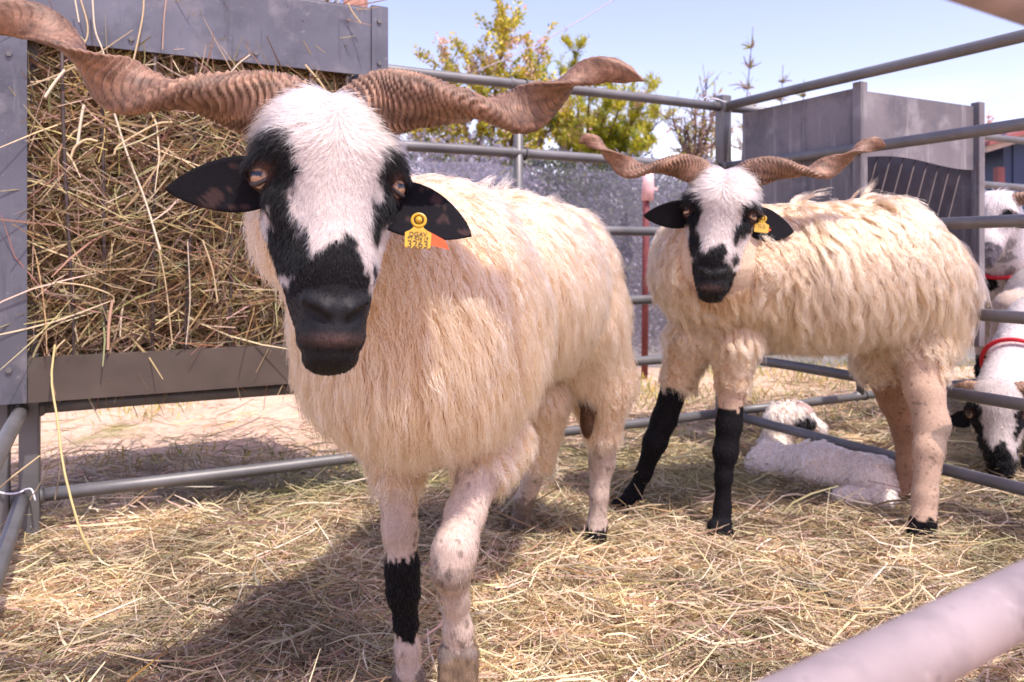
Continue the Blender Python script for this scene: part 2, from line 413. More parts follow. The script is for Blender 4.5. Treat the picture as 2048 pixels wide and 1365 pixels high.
# ------------------------------------------------------------------ feeder full of hay
def Fp(t, off, z): return A0 + Ldir * t + Lnrm * off + UP * z
def tpx(px, off):
    k = (px - CX) / FPX; a = A0 + Lnrm * off
    return (k * a[1] - a[0]) / (Ldir[0] - k * Ldir[1])
FD = thing('hay_feeder', 'galvanised hay rack with sheet metal top and trough, stuffed with hay', 'hay feeder', Fp(.45, -.06, .375), 'sheet metal feeders')
t1 = tpx(742, -.075); t0 = -.07
m = MB(); m.box(Fp((t0 + t1) / 2, -.075, 1.337), Ldir * (t1 - t0) / 2, Lnrm * .0025, UP * .095, bev=.001)
m.box(Fp((t0 + t1) / 2, -.062, 1.4345), Ldir * (t1 - t0) / 2, Lnrm * .014, UP * .0028); m.build('top_panel', M['sheet'], FD, smooth=False)
tp = t1 + .022
m = MB(); m.box(Fp(tp, -.08, .91), Ldir * .022, Lnrm * .003, UP * .535); m.box(Fp(tp + .024, -.052, .91), Ldir * .003, Lnrm * .030, UP * .535)
m.box(Fp(tp - .019, -.055, .91), Ldir * .002, Lnrm * .0215, UP * .535)
m.build('post', M['sheet'], FD, smooth=False)
m = MB(); m.box(Fp(-.008, -.085, 1.0), Ldir * .036, Lnrm * .003, UP * .62); m.box(Fp(-.041, -.055, 1.0), Ldir * .003, Lnrm * .027, UP * .62)
m.build('post', M['sheet'], FD, smooth=False)
m = MB(); m.box(Fp((t1 + .03) / 2, -.088, .43), Ldir * (t1 - .03) / 2, Lnrm * .003, UP * .05); m.box(Fp((t1 + .03) / 2, -.075, .4825), Ldir * (t1 - .03) / 2, Lnrm * .016, UP * .0025)
m.box(Fp((t1 + .03) / 2, .09, .385), Ldir * (t1 - .03) / 2, Lnrm * .175, UP * .003)
m.box(Fp((t1 + .03) / 2, .27, .47), Ldir * (t1 - .03) / 2, Lnrm * .003, UP * .09); m.build('trough', M['tray'], FD, smooth=False)
m = MB(); m.box(Fp(.40, .30, .90), Ldir * .45, Lnrm * .003, UP * .49); m.build('back_panel', M['sheet'], FD, smooth=False)
for s in (-.03, t1 + .02):
    m = MB(); m.box(Fp(s, .13, .90), Ldir * .003, Lnrm * .16, UP * .50); m.build('side_panel', M['sheet'], FD, smooth=False)
for tt_, zz_ in ((-.008, .46), (-.008, 1.20), (-.008, 1.33), (tp, 1.28), (tp, 1.40), (tp, .47), (.25, 1.27), (.55, 1.27)):
    o_ = -.0885 if tt_ < 0 else (-.0835 if tt_ == tp else -.078)
    m = MB(); m.tube([Fp(tt_, o_ + .001, zz_), Fp(tt_, o_ - .005, zz_)], .007, 6); m.build('bolt', M['steel'], FD, smooth=False)
rb = np.random.default_rng(3)
for px in (123, 205, 310, 393, 469, 547, 621, 694):
    k = (px - CX) / FPX; a = A0 + Lnrm * -.068
    t = (k * a[1] - a[0]) / (Ldir[0] - k * Ldir[1])
    m = MB(); dx = rb.normal(0, .012)
    m.tube(crom([Fp(t, -.068, 1.28), Fp(t + dx * .3, -.072 + rb.normal(0, .004), .95), Fp(t + dx, -.07, .60), Fp(t + dx, -.045, .41)], 9), .0042, 8)
    m.build('bar', M['rustbar'], FD)

def build_hay():
    r = np.random.default_rng(17)
    Vs, Fs, Cs, n0 = [], [], [], 0
    # matted core behind the face; its dark colour paints the shade between stalks
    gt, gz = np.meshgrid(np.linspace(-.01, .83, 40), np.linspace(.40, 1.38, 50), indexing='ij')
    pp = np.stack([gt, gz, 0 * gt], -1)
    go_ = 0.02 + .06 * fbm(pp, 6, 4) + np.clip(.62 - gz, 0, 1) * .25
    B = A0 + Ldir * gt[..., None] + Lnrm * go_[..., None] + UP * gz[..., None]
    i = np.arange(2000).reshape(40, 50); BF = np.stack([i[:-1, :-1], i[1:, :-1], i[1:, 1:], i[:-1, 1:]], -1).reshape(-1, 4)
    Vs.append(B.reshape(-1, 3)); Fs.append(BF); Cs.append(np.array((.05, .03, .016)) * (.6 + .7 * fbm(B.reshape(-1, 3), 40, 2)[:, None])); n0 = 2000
    HC = np.array([.22, .07, .13, .30, .18, .10, .0])
    def put(n, llo, lhi, wlo, whi, offlo, offhi, spread, seed, zlo=.44, zhi=1.40):
        nonlocal n0
        t = r.uniform(.03, .79, n); z = r.uniform(zlo, zhi, n); off = r.uniform(offlo, offhi, n)
        off = off + .05 * fbm(np.stack([t, z, 0 * t], -1), 6, 4) + np.clip(.60 - z, 0, 1) * .2
        ang = r.normal(0, spread, n) + .5 * (fbm(np.stack([t, z, 0 * t], -1), 3.5, 13) - .5) * 5
        D = Ldir * np.cos(ang)[:, None] + UP * np.sin(ang)[:, None] + Lnrm * r.normal(0, .22, n)[:, None]
        p = A0 + Ldir * t[:, None] + Lnrm * off[:, None] + UP * z[:, None]
        c = straw_colours(n, r, HC) * (.80 if n > 1000 else 1.0)
        V, F, C = blades(p, D, r.uniform(llo, lhi, n), r.uniform(wlo, whi, n), c, 4, .3, seed=seed)
        # nothing may poke through the end posts
        Vs.append(V); Fs.append(F + n0); Cs.append(C); n0 += len(V)
    put(15500, .06, .28, .0016, .0044, -.062, .07, 1.0, 5)
    put(3000, .12, .34, .0022, .0052, -.10, -.03, .85, 6, .46, 1.20)
    put(260, .18, .38, .0022, .0044, -.12, -.055, 1.1, 8, .50, 1.10)
    put(700, .08, .30, .002, .005, -.06, .15, .9, 7, 1.38, 1.45)
    # single stalks hanging out over the rack
    def stalk(pts, w, c):
        nonlocal n0; w = w * .85
        q = crom(pts, 14)
        m = MB(); m.tube(q, w, 6)
        V = np.concatenate(m.V); F = np.array([f for f in m.F if len(f) == 4])
        Vs.append(V); Fs.append(F + n0); Cs.append(np.broadcast_to(np.array(c), (len(V), 3))); n0 += len(V)
    def PT(px, py, off=-.10):
        k = (px - CX) / FPX; a = A0 + Lnrm * off
        t = (k * a[1] - a[0]) / (Ldir[0] - k * Ldir[1]); q = a + Ldir * t
        return np.array((q[0], q[1], H - (py - CY) / FPX * q[1]))
    tan = (.66, .52, .30); pale = (.78, .68, .50); grn = (.55, .52, .30); pk = (.62, .40, .27)
    stalk([PT(228, 225), PT(255, 310), PT(290, 400), PT(320, 500, -.12)], .0030, pale)
    stalk([PT(185, 0), PT(190, 60), PT(205, 100), PT(212, 130)], .0024, pale)
    stalk([PT(150, 0), PT(158, 45)], .0022, pale); stalk([PT(160, -5), PT(175, 50), PT(170, 85), PT(140, 105)], .0022, tan)
    stalk([PT(288, -5), PT(285, 35), PT(272, 100), PT(262, 140)], .0026, tan)
    stalk([PT(333, -5), PT(328, 40), PT(325, 100)], .0016, pk)
    stalk([PT(225, 600), PT(218, 650), PT(216, 700)], .0042, pk)
    stalk([PT(110, 565), PT(170, 572), PT(222, 590), PT(228, 605)], .0024, tan)
    stalk([PT(110, 690), PT(103, 760, -.14), PT(115, 840, -.2), PT(128, 940, -.28), PT(160, 1060, -.35), PT(185, 1110, -.36)], .0030, (.62, .50, .22))
    stalk([PT(130, 680), PT(112, 700), PT(104, 730)], .0028, tan)
    stalk([PT(60, 1000, -.18), PT(85, 960, -.18), PT(105, 918, -.2), PT(120, 935, -.2), PT(110, 1000, -.2)], .0020, (.30, .24, .17))
    stalk([PT(0, 975, -.35), PT(30, 950, -.35), PT(80, 912, -.35)], .0022, tan)
    stalk([PT(345, 245), PT(310, 250), PT(240, 290), PT(228, 310)], .0032, tan); stalk([PT(232, 300), PT(285, 280), PT(335, 255)], .0026, grn)
    stalk([PT(90, 195), PT(110, 165), PT(130, 140)], .0042, pale); stalk([PT(155, 290), PT(162, 240), PT(168, 210)], .0040, pale)
    stalk([PT(142, 315), PT(150, 295), PT(172, 280), PT(195, 283)], .0036, tan)
    stalk([PT(405, 480), PT(425, 540), PT(435, 605)], .0026, tan); stalk([PT(375, 480), PT(380, 600), PT(372, 690)], .0016, pale)
    stalk([PT(310, 470), PT(330, 560), PT(345, 690)], .0020, tan); stalk([PT(610, 130), PT(640, 165), PT(655, 190)], .0036, tan)
    stalk([PT(695, 5), PT(705, 25), PT(722, 47)], .0022, tan); stalk([PT(500, 110), PT(475, 130), PT(455, 155)], .0022, pale)
    o = mesh_obj('hay', np.concatenate(Vs), np.concatenate(Fs), M['straw'], smooth=False, col=np.concatenate(Cs))
    tag(o, 'brown and golden hay packed into the rack, long stalks hanging out', 'hay', kind='stuff')
build_hay()

# ------------------------------------------------------------------ empty feeder of the neighbouring pen
RC, RP, RQ = CORNER + Rdir * .07 + Ldir * .035, CORNER + Rdir * .579 + Ldir * .035, CORNER + Rdir * .579 + Ldir * .635
F2 = thing('sheet_feeder', 'empty grey sheet metal feeder box on the right fence, with rusty bars', 'hay feeder', (RP + RQ) / 2 + UP * .42, 'sheet metal feeders')
def wallq(a, b, z0, z1, th, nv):
    m = MB(); c = (a + b) / 2 + UP * (z0 + z1) / 2
    m.box(c, (b - a) / 2, nv * th, UP * (z1 - z0) / 2); return m
wallq(RC, RP - Rdir * .02, .45, 1.255, .002, Ldir).build('side_panel', M['box_sheet'], F2, smooth=False)
RS = RC + Ldir * .6
wallq(RS, RQ, .45, 1.22, .002, Ldir).build('side_panel', M['box_sheet'], F2, smooth=False)
wallq(RC, RS, .45, 1.22, .002, Rdir).build('back_panel', M['box_sheet'], F2, smooth=False)
# front end: upper sheet with a rounded cut-out, bars below
n = 24; us = np.linspace(.02, .575, n); V = []; 
for off in (0, .004):
    for u in us:
        s = (u - .3) / .28
        V += [RP + Ldir * u + UP * 1.245 - Rdir * off, RP + Ldir * u + UP * (1.035 + .012 * math.sin(u * 9)) - Rdir * off]
F = []
for i in range(n - 1):
    a = 2 * i; b = 2 * n + 2 * i
    F += [(a, a + 1, a + 3, a + 2), (b, b + 2, b + 3, b + 1), (a + 1, b + 1, b + 3, a + 3), (a, a + 2, b + 2, b)]
mesh_obj('top_panel', V, F, M['box_sheet'], F2, smooth=False)
m = MB(); m.box(RP + UP * .84, Ldir * .016, Rdir * .016, UP * .43, bev=.003); m.build('post', M['box_sheet'], F2, smooth=False)
m = MB(); m.box(RQ + UP * .835, Ldir * .016, Rdir * .016, UP * .425, bev=.003); m.build('post', M['box_sheet'], F2, smooth=False)
m = MB(); m.box((RP + RQ) / 2 + UP * .5, (RQ - RP) / 2 - Ldir * .017, Rdir * .003, UP * .06); m.build('trough', M['box_sheet'], F2, smooth=False)
for i in range(8):
    a = RP + Ldir * (.10 + i * .062) - Rdir * .012
    k = min(1.0, (.06 + i * .062) / .20)
    m = MB(); m.tube([a + UP * 1.05, a - Ldir * .20 * k + UP * (1.05 - .5 * k)], .0026, 8); m.build('bar', M['rustbar'], F2)

# ------------------------------------------------------------------ implicit bodies
def smin(a, b, k):
    h = np.clip(.5 + .5 * (b - a) / k, 0, 1); return b + (a - b) * h - k * h * (1 - h)

class Cone:
    def __init__(s, a, b, ra, rb, k=.03, reg=0, cut=False):
        s.a, s.b, s.ra, s.rb, s.k, s.reg, s.cut = np.asarray(a, float), np.asarray(b, float), ra, rb, k, reg, cut
        r = max(ra, rb); s.lo = np.minimum(s.a, s.b) - r; s.hi = np.maximum(s.a, s.b) + r
    def d(s, p):
        ab = s.b - s.a; t = np.clip(((p - s.a) @ ab) / (ab @ ab), 0, 1)
        q = p - s.a - t[..., None] * ab
        return np.sqrt((q * q).sum(-1)) - (s.ra + (s.rb - s.ra) * t)
class Ell:
    def __init__(s, c, r, R=np.eye(3), k=.03, reg=0, cut=False):
        """R columns are the axes"""
        s.c, s.r, s.R, s.k, s.reg, s.cut = np.asarray(c, float), np.asarray(r, float), np.asarray(R, float), k, reg, cut
        m = max(r); s.lo = s.c - m; s.hi = s.c + m
    def d(s, p):
        q = (p - s.c) @ s.R
        k0 = np.sqrt(((q / s.r) ** 2).sum(-1)); k1 = np.sqrt(((q / s.r ** 2) ** 2).sum(-1)) + 1e-9
        return k0 * (k0 - 1) / k1
def chain(pts, k=.02, reg=0):
    return [Cone(pts[i][:3], pts[i + 1][:3], pts[i][3], pts[i + 1][3], k, reg) for i in range(len(pts) - 1)]

def eval_sdf(prims, p):
    D = np.full(p.shape[:-1], 9.0)
    for q in prims:
        D = -smin(-D, q.d(p), q.k) if q.cut else smin(D, q.d(p), q.k)
    return D
def sdf_mesh(prims, h):
    lo = np.min([q.lo for q in prims if not q.cut], 0) - 3 * h; hi = np.max([q.hi for q in prims if not q.cut], 0) + 3 * h
    n = np.ceil((hi - lo) / h).astype(int) + 1
    ax = [lo[i] + h * np.arange(n[i]) for i in range(3)]
    D = np.full(n, 9.0, np.float32)
    for q in prims:
        a = np.clip(np.floor((q.lo - q.k - 3 * h - lo) / h).astype(int), 0, n); b = np.clip(np.ceil((q.hi + q.k + 3 * h - lo) / h).astype(int) + 1, 0, n)
        sl = tuple(slice(a[i], b[i]) for i in range(3))
        p = np.stack(np.meshgrid(*[ax[i][sl[i]] for i in range(3)], indexing='ij'), -1)
        v = q.d(p)
        D[sl] = -smin(-D[sl], v, q.k) if q.cut else smin(D[sl], v, q.k)
    I = D < 0
    offs = np.array([(i, j, k) for i in (0, 1) for j in (0, 1) for k in (0, 1)])
    sl = lambda o: tuple(slice(o[i], n[i] - 1 + o[i]) for i in range(3))
    cnt = sum(I[sl(o)].astype(np.int8) for o in offs)
    mask = (cnt > 0) & (cnt < 8)
    cells = np.argwhere(mask); idx = np.full(mask.shape, -1, np.int64); idx[mask] = np.arange(len(cells))
    vals = np.stack([D[tuple((cells + o).T)] for o in offs], 1).astype(float)
    acc = np.zeros((len(cells), 3)); num = np.zeros(len(cells))
    for a in range(8):
        for b in range(a + 1, 8):
            if np.abs(offs[a] - offs[b]).sum() != 1: continue
            cr = (vals[:, a] < 0) != (vals[:, b] < 0)
            t = np.where(cr, vals[:, a] / (vals[:, a] - vals[:, b] + 1e-12 * (~cr)), 0)
            acc += np.where(cr[:, None], offs[a] + t[:, None] * (offs[b] - offs[a]), 0); num += cr
    V = lo + h * (cells + acc / num[:, None])
    Fs = []
    for axn in range(3):
        u, v = (axn + 1) % 3, (axn + 2) % 3
        s0 = [slice(1, n[i] - 1) for i in range(3)]; s0[axn] = slice(0, n[axn] - 1)
        s1 = list(s0); s1[axn] = slice(1, n[axn])
        A, B = I[tuple(s0)], I[tuple(s1)]
        e = np.argwhere(A != B); fl = A[tuple(e.T)]
        base = e.copy(); base[:, u] += 1; base[:, v] += 1
        q = []
        for du, dv in ((-1, -1), (0, -1), (0, 0), (-1, 0)):
            c = base.copy(); c[:, u] += du; c[:, v] += dv; q.append(idx[tuple(c.T)])
        q = np.stack(q, 1); q[~fl] = q[~fl][:, ::-1]; Fs.append(q)
    F = np.concatenate(Fs)
    e = h * .3
    for _ in range(3):
        d = eval_sdf(prims, V)
        G = np.stack([eval_sdf(prims, V + e * np.eye(3)[i]) - eval_sdf(prims, V - e * np.eye(3)[i]) for i in range(3)], -1) / (2 * e)
        V = V - G * np.clip(d / ((G * G).sum(-1) + .05), -h, h)[:, None]
    reg = np.array([q.reg for q in prims if not q.cut])
    best = np.argmin(np.stack([q.d(V) for q in prims if not q.cut], 1), 1)
    return V, F, reg[best], nrm(G)

def fit_normals(V, F):
    n = np.zeros_like(V); fn = np.cross(V[F[:, 2]] - V[F[:, 0]], V[F[:, 3]] - V[F[:, 1]])
    for i in range(4): np.add.at(n, F[:, i], fn)
    return nrm(n)

def poly_sd(pts, poly):
    """signed distance (negative inside) from 2-D points to a polygon"""
    poly = np.asarray(poly, float); n = len(poly); d = np.full(len(pts), 1e9); ins = np.zeros(len(pts), bool)
    for i in range(n):
        a, b = poly[i], poly[(i + 1) % n]; ab = b - a; t = np.clip(((pts - a) @ ab) / (ab @ ab), 0, 1)
        d = np.minimum(d, np.linalg.norm(pts - a - t[:, None] * ab, axis=1))
        c = (a[1] > pts[:, 1]) != (b[1] > pts[:, 1])
        xx = a[0] + (pts[:, 1] - a[1]) * ab[0] / (ab[1] + 1e-12)
        ins ^= c & (pts[:, 0] < xx)
    return np.where(ins, -d, d)

# ------------------------------------------------------------------ the head of a black-and-white ram, in its own frame (X to the viewer's right, A up the face, N out of the face)
def face_xy(px, py):
    A = np.interp(py, [150, 200, 367, 705, 780], [.15, .118, 0, -.197, -.24]); c = np.interp(py, [200, 367, 705], [656, 663, 670]); d = .9 + .34 * A
    return ((px - c) / FPX * d, A)
def FP(l): return [face_xy(*q) for q in l]
PATCH_L = FP([(541, 272), (565, 290), (582, 315), (590, 345), (587, 377), (577, 408), (580, 440), (588, 465), (608, 505), (614, 540), (600, 575), (560, 575), (532, 540), (545, 470), (530, 430), (440, 420), (430, 250), (500, 262)])
PATCH_R = FP([(792, 280), (768, 300), (751, 325), (750, 360), (754, 387), (742, 430), (737, 459), (745, 500), (760, 505), (772, 470), (790, 440), (890, 430), (900, 270), (820, 270)])
SPOT_R = FP([(751, 540), (772, 545), (776, 570), (762, 596), (748, 590)])
MUZZ = FP([(688, 488), (668, 500), (646, 512), (630, 530), (612, 535), (596, 560), (560, 600), (540, 700), (560, 800), (800, 800), (800, 640), (744, 604), (728, 580), (720, 551), (712, 525), (705, 502)])

class Head:
    def __init__(s, o, yawN, pitch, roll=0.0, sc=1.0):
        """o origin between the eyes; yawN horizontal facing direction (2-D); pitch tips the poll back"""
        nh = nrm(np.array((yawN[0], yawN[1], 0.0))); r0 = nrm(np.cross(UP, nh)); r0 = -r0 if np.dot(np.cross(r0, UP), nh) < 0 else r0
        # viewer's right when looking at the face
        r0 = nrm(np.cross(-nh, UP))
        A = UP * math.cos(pitch) - nh * math.sin(pitch); N = nh * math.cos(pitch) + UP * math.sin(pitch)
        c, q = math.cos(roll), math.sin(roll)
        s.R = r0 * c - A * q; s.A = A * c + r0 * q; s.N = N; s.o = np.asarray(o, float); s.sc = sc
        s.M = np.stack([s.R, s.A, s.N], 1)
    def w(s, x, a, n): return s.o + s.sc * (s.R * x + s.A * a + s.N * n)
    def loc(s, P_): return (P_ - s.o) @ s.M / s.sc
    def cone(s, a, b, ra, rb, k=.02, cut=False): return Cone(s.w(*a), s.w(*b), ra * s.sc, rb * s.sc, k * s.sc, 1, cut)
    def ell(s, c, r, k=.02, cut=False, tilt=0): return Ell(s.w(*c), np.array(r) * s.sc, s.M, k * s.sc, 1, cut)
    def prims(s):
        p = [s.ell((0, .045, -.075), (.082, .080, .085), .03),
             s.ell((0, .092, -.068), (.076, .048, .058), .03),
             s.cone((0, .035, -.052), (0, -.10, -.036), .059, .040, .03),
             s.cone((0, -.10, -.036), (0, -.152, -.043), .040, .033, .025),
             s.cone((0, -.03, -.130), (0, -.160, -.080), .046, .026, .03),
             s.ell((0, -.152, -.054), (.0370, .036, .048), .016),
             s.ell((0, -.177, -.050), (.0375, .023, .042), .010),
             s.ell((0, -.196, -.058), (.0310, .019, .034), .005)]
        for q in (-1, 1):
            p += [s.cone((q * .055, .045, -.030), (q * .078, .026, -.055), .025, .021, .018),
                  s.cone((q * .037, -.025, -.075), (q * .018, -.120, -.065), .038, .028, .022),
                  s.cone((q * .060, -.012, -.045), (q * .038, -.045, -.035), .014, .010, .02),
                  s.cone((q * .014, -.155, -.008), (q * .030, -.143, -.017), .009, .008, .010)]
        for q in (-1, 1):
            p += [s.ell((q * .086, .017, -.046), (.017, .010, .017), .006, True),
                  s.cone((q * .009, -.173, -.003), (q * .024, -.163, -.006), .0050, .0080, .004, True),
                  s.cone((q * .024, -.163, -.006), (q * .040, -.145, -.022), .0080, .0042, .004, True),
                  s.cone((0, -.1985, -.008), (q * .025, -.193, -.020), .0046, .0048, .003, True),
                  s.cone((q * .025, -.193, -.020), (q * .046, -.180, -.055), .0048, .004, .003, True)]
        p.append(s.cone((0, -.170, -.001), (0, -.194, -.006), .0020, .0024, .003, True))
        return p
    def coat(s, V, white, black, pink):
        q = s.loc(V); xy = q[:, :2].copy(); xy[:, 1] += .36 * np.clip(q[:, 2], -.09, .02)
        xy += (np.stack([noise3(V, 160, 3), noise3(V, 160, 4)], 1) - .5) * .012 + (np.stack([noise3(V, 50, 5), noise3(V, 50, 6)], 1) - .5) * .014
        d = np.minimum.reduce([poly_sd(xy, z) for z in (PATCH_L, PATCH_R, SPOT_R, MUZZ)])
        # cheeks: the side patches run back to the ears
        k = np.clip(.5 - d / .004, 0, 1)
        c = white * (1 - k[:, None]) + black * k[:, None]
        lip = np.clip(1 - np.abs(q[:, 1] + .187 - 5 * q[:, 0] ** 2) / .009, 0, 1) * np.clip(1 - np.abs(q[:, 0]) / .045, 0, 1) * (q[:, 2] > -.07)
        lip = lip * (.45 + .5 * noise3(V, 220, 9))
        c = c * (1 - .8 * lip[:, None]) + pink * (.8 * lip[:, None])
        mouth = np.clip(1 - np.abs(q[:, 1] + .1995 - 8.5 * q[:, 0] ** 2) / .007, 0, 1) * (q[:, 2] < .02)
        c = c * (1 - .9 * mouth[:, None]) + black * .5 * (.9 * mouth[:, None])
        eye = np.clip(1.3 - np.hypot(np.abs(q[:, 0]) - .083, 1.1 * (q[:, 1] - .017)) / .016, 0, 1) * (q[:, 2] < -.01)
        c = c * (1 - .9 * eye[:, None]) + np.array((.10, .05, .035)) * (.9 * eye[:, None])
        return c, k

def ear(V, F, base, tip, face, width, curl, n=26, m=13, droop=0.0):
    """leaf-shaped cupped ear as a closed thin shell, appended to V,F lists; face = direction the opening looks"""
    base, tip, face = (np.asarray(x, float) for x in (base, tip, face))
    ax = tip - base; Lh = np.linalg.norm(ax); ax = ax / Lh; face = nrm(face - ax * (face @ ax)); sd = np.cross(ax, face)
    n0 = sum(len(v) for v in V); pts = np.zeros((2, n, m, 3))
    for i in range(n):
        t = i / (n - 1); w = width * (math.sin(math.pi * min(1, (.17 + .83 * t) ** .80)) ** .75 if t < 1 else 0) + .0006
        if t > .97: w *= .6
        for j in range(m):
            v = -1 + 2 * j / (m - 1)
            c = curl * (1 - .55 * t)
            q = base + ax * (t * Lh) + sd * (w * math.sin(v * c) / max(math.sin(c), .3)) + face * (w * (1 - math.cos(v * c)) * 1.0 - droop * t * t * Lh)
            th = .0048 * (1 - v * v * .75) * (1 - .5 * t)
            nn = nrm(face * math.cos(v * c) - sd * math.sin(v * c))
            pts[0, i, j] = q + nn * th * .5; pts[1, i, j] = q - nn * th
    V.append(pts.reshape(-1, 3)); id = lambda s, i, j: n0 + (s * n + i) * m + j
    for i in range(n - 1):
        for j in range(m - 1):
            F.append((id(0, i, j), id(0, i, j + 1), id(0, i + 1, j + 1), id(0, i + 1, j)))
            F.append((id(1, i, j), id(1, i + 1, j), id(1, i + 1, j + 1), id(1, i, j + 1)))
        F.append((id(0, i, 0), id(0, i + 1, 0), id(1, i + 1, 0), id(1, i, 0)))
        F.append((id(0, i, m - 1), id(1, i, m - 1), id(1, i + 1, m - 1), id(0, i + 1, m - 1)))
    for j in range(m - 1):
        F.append((id(0, n - 1, j), id(0, n - 1, j + 1), id(1, n - 1, j + 1), id(1, n - 1, j)))

def horn(path, wid, thk, turns, parent, name='horn', phase=0.0, up=(0, 0, 1), hand=1, ridges=46, ns=520, seed=0, sc=1.0):
    """twisted ribbon-like corkscrew horn; path rows are world points; wid/thk/turns are (t,value) tables"""
    q = crom(path, ns); seglen = np.r_[0, np.cumsum(np.linalg.norm(np.diff(q, axis=0), axis=1))]; t = seglen / seglen[-1]
    T = nrm(np.gradient(q, axis=0)); up = np.asarray(up, float); m = 40
    V = []; C = []; a = np.arange(m) * 2 * math.pi / m
    tw = phase + hand * 2 * math.pi * np.interp(t, *zip(*turns)); ww = np.interp(t, *zip(*wid)); tt = np.interp(t, *zip(*thk))
    ker = np.ones(15) / 15
    sm = lambda x: np.convolve(np.pad(x, 7, mode='edge'), ker, 'valid')
    ww, tt, tw = sm(ww), sm(tt), sm(tw)
    end = np.clip((1 - t) / .05, 0.0, 1) ** .5; ww, tt = ww * np.maximum(end, .06), tt * np.maximum(end, .06)
    rr = np.random.default_rng(seed)
    for i in range(ns):
        u = nrm(up - T[i] * (up @ T[i])); v = np.cross(T[i], u)
        e1 = u * math.cos(tw[i]) + v * math.sin(tw[i]); e2 = np.cross(T[i], e1)
        ca, sa = np.cos(a), np.sin(a)
        # triangular-ish section: one keel sharper than the other
        x = ww[i] / 2 * np.sign(ca) * np.abs(ca) ** .85; y = tt[i] / 2 * np.sign(sa) * np.abs(sa) ** .9 * (1 + .25 * ca)
        tt_ = t[i] + .035 * (noise3(np.array([t[i] * 9, seed, .5]), 1, 4) - .5) + .012 * (noise3(np.array([t[i] * 27, seed, 1.5]), 1, 6) - .5)
        ph = ridges * np.maximum(tt_ + .016 * np.sin(3 * a) + .012 * np.cos(a), 0) ** .9
        ph = ph + .5 * noise3(np.stack([ca * 1.3, sa * 1.3, np.full(m, t[i] * 14)], -1), 1, seed)
        fr = ph - np.floor(ph); rid = np.where(fr < .78, (fr / .78) ** 1.6, (1 - fr) / .22)
        amp = np.interp(t[i], [0, .30, .48, .62, 1], [.0050, .0046, .0026, .0009, .0003]) * sc * (.35 + 1.3 * noise3(np.stack([ca + seed, sa, np.full(m, t[i] * 22)], -1), 1.0, 33))
        fine = (ph * 3.7) % 1.0
        dsp = amp * (rid - .5) + .22 * amp * (np.abs(fine - .5) * 2) + .0016 * sc * (noise3(np.stack([ca * 2 + seed, sa * 2, np.full(m, t[i] * 30)], -1), 1.3, 2) - .5)
        nv = nrm(e1[None] * (ca / ww[i])[:, None] + e2[None] * (sa / tt[i])[:, None])
        p = q[i] + x[:, None] * e1 + y[:, None] * e2 + nv * dsp[:, None]
        V.append(p)
        base = np.array((.215, .118, .074)); dark = np.array((.030, .016, .010)); lt = np.array((.44, .30, .205))
        nz = fbm(np.stack([ca * 1.5 + seed, sa * 1.5, np.full(m, t[i] * 7)], -1), 1.6, 5)
        g = np.clip(rid * (amp / (.0050 * sc)), 0, 1)
        c = base * (1 - .35 * g[:, None]) + lt * (.35 * g[:, None])
        gr = noise3(np.stack([ca * 7 + seed, sa * 7, np.full(m, t[i] * 9)], -1), 1.0, 15)
        c = c * (np.clip(.25 + 1.35 * nz, .35, 1.4) * (.75 + .5 * gr))[:, None]
        crack = ((fr < .12) | (fr > .96)) * np.minimum(1, amp / (.001 * sc))
        c = c * (1 - .6 * crack[:, None]) + dark * (.6 * crack[:, None])
        C.append(c)
    V = np.concatenate(V); i, j = np.meshgrid(np.arange(ns - 1), np.arange(m), indexing='ij')
    F = np.stack([i * m + j, i * m + (j + 1) % m, (i + 1) * m + (j + 1) % m, (i + 1) * m + j], -1).reshape(-1, 4)
    V = np.vstack([V, q[-1] + T[-1] * .003]); C = np.vstack([np.concatenate(C), C[-1][:1]])
    last = (ns - 1) * m
    F = np.vstack([F, [(last + j, last + (j + 1) % m, ns * m, ns * m) for j in range(0)]]) if False else F
    o = mesh_obj(name, V, [tuple(f) for f in F] + [(last + j, last + (j + 1) % m, ns * m) for j in range(m)], M['horn'], parent, col=C)
    return o

def eyeball(c, d, r, parent, iris=(.52, .33, .20)):
    """a sheep's eye: amber iris with a horizontal slot pupil, looking along d"""
    bm = bmesh.new(); bmesh.ops.create_uvsphere(bm, u_segments=32, v_segments=20, radius=1.0)
    V = np.array([v.co[:] for v in bm.verts]); F = [[v.index for v in f.verts] for f in bm.faces]; bm.free()
    d = nrm(d); s = nrm(np.cross(UP, d)); u = np.cross(d, s)
    x, y, z = V[:, 0], V[:, 1], V[:, 2]
    front = z; col = np.tile(np.array((.42, .30, .25)), (len(V), 1))
    ir = (front > .55); col[ir] = iris
    pu = (np.abs(y) < .24) & (np.abs(x) < .60) & (front > .5); col[pu] = (.012, .012, .018)
    Wd = np.asarray(c) + r * (x[:, None] * s + y[:, None] * u + z[:, None] * d)
    return mesh_obj('eye', Wd, F, M['eye'], parent, col=col)

def eyelids(hd, s, r, parent):
    c = hd.w(s * .0785, .017, -.049); d = nrm(hd.R * s * .70 + hd.N * .71); sd = nrm(np.cross(hd.A, d)); u = np.cross(d, sd)
    ph = np.radians(np.linspace(-84, 84, 17)); m = MB()
    for el in (40, -52):
        e = np.radians(el) * np.cos(ph) ** .8
        m.tube(c + r * 1.05 * ((np.cos(e) * np.cos(ph))[:, None] * d + (np.cos(e) * np.sin(ph))[:, None] * sd + np.sin(e)[:, None] * u), r * (.10 + .12 * np.cos(ph)), 8)
        if el > 0: m.tube(c + r * 1.02 * ((np.cos(e + .42) * np.cos(ph))[:, None] * d + (np.cos(e + .42) * np.sin(ph))[:, None] * sd + np.sin(e + .42)[:, None] * u), r * (.16 + .20 * np.cos(ph)), 8)
    m.build('eyelid', M['lid'], parent)

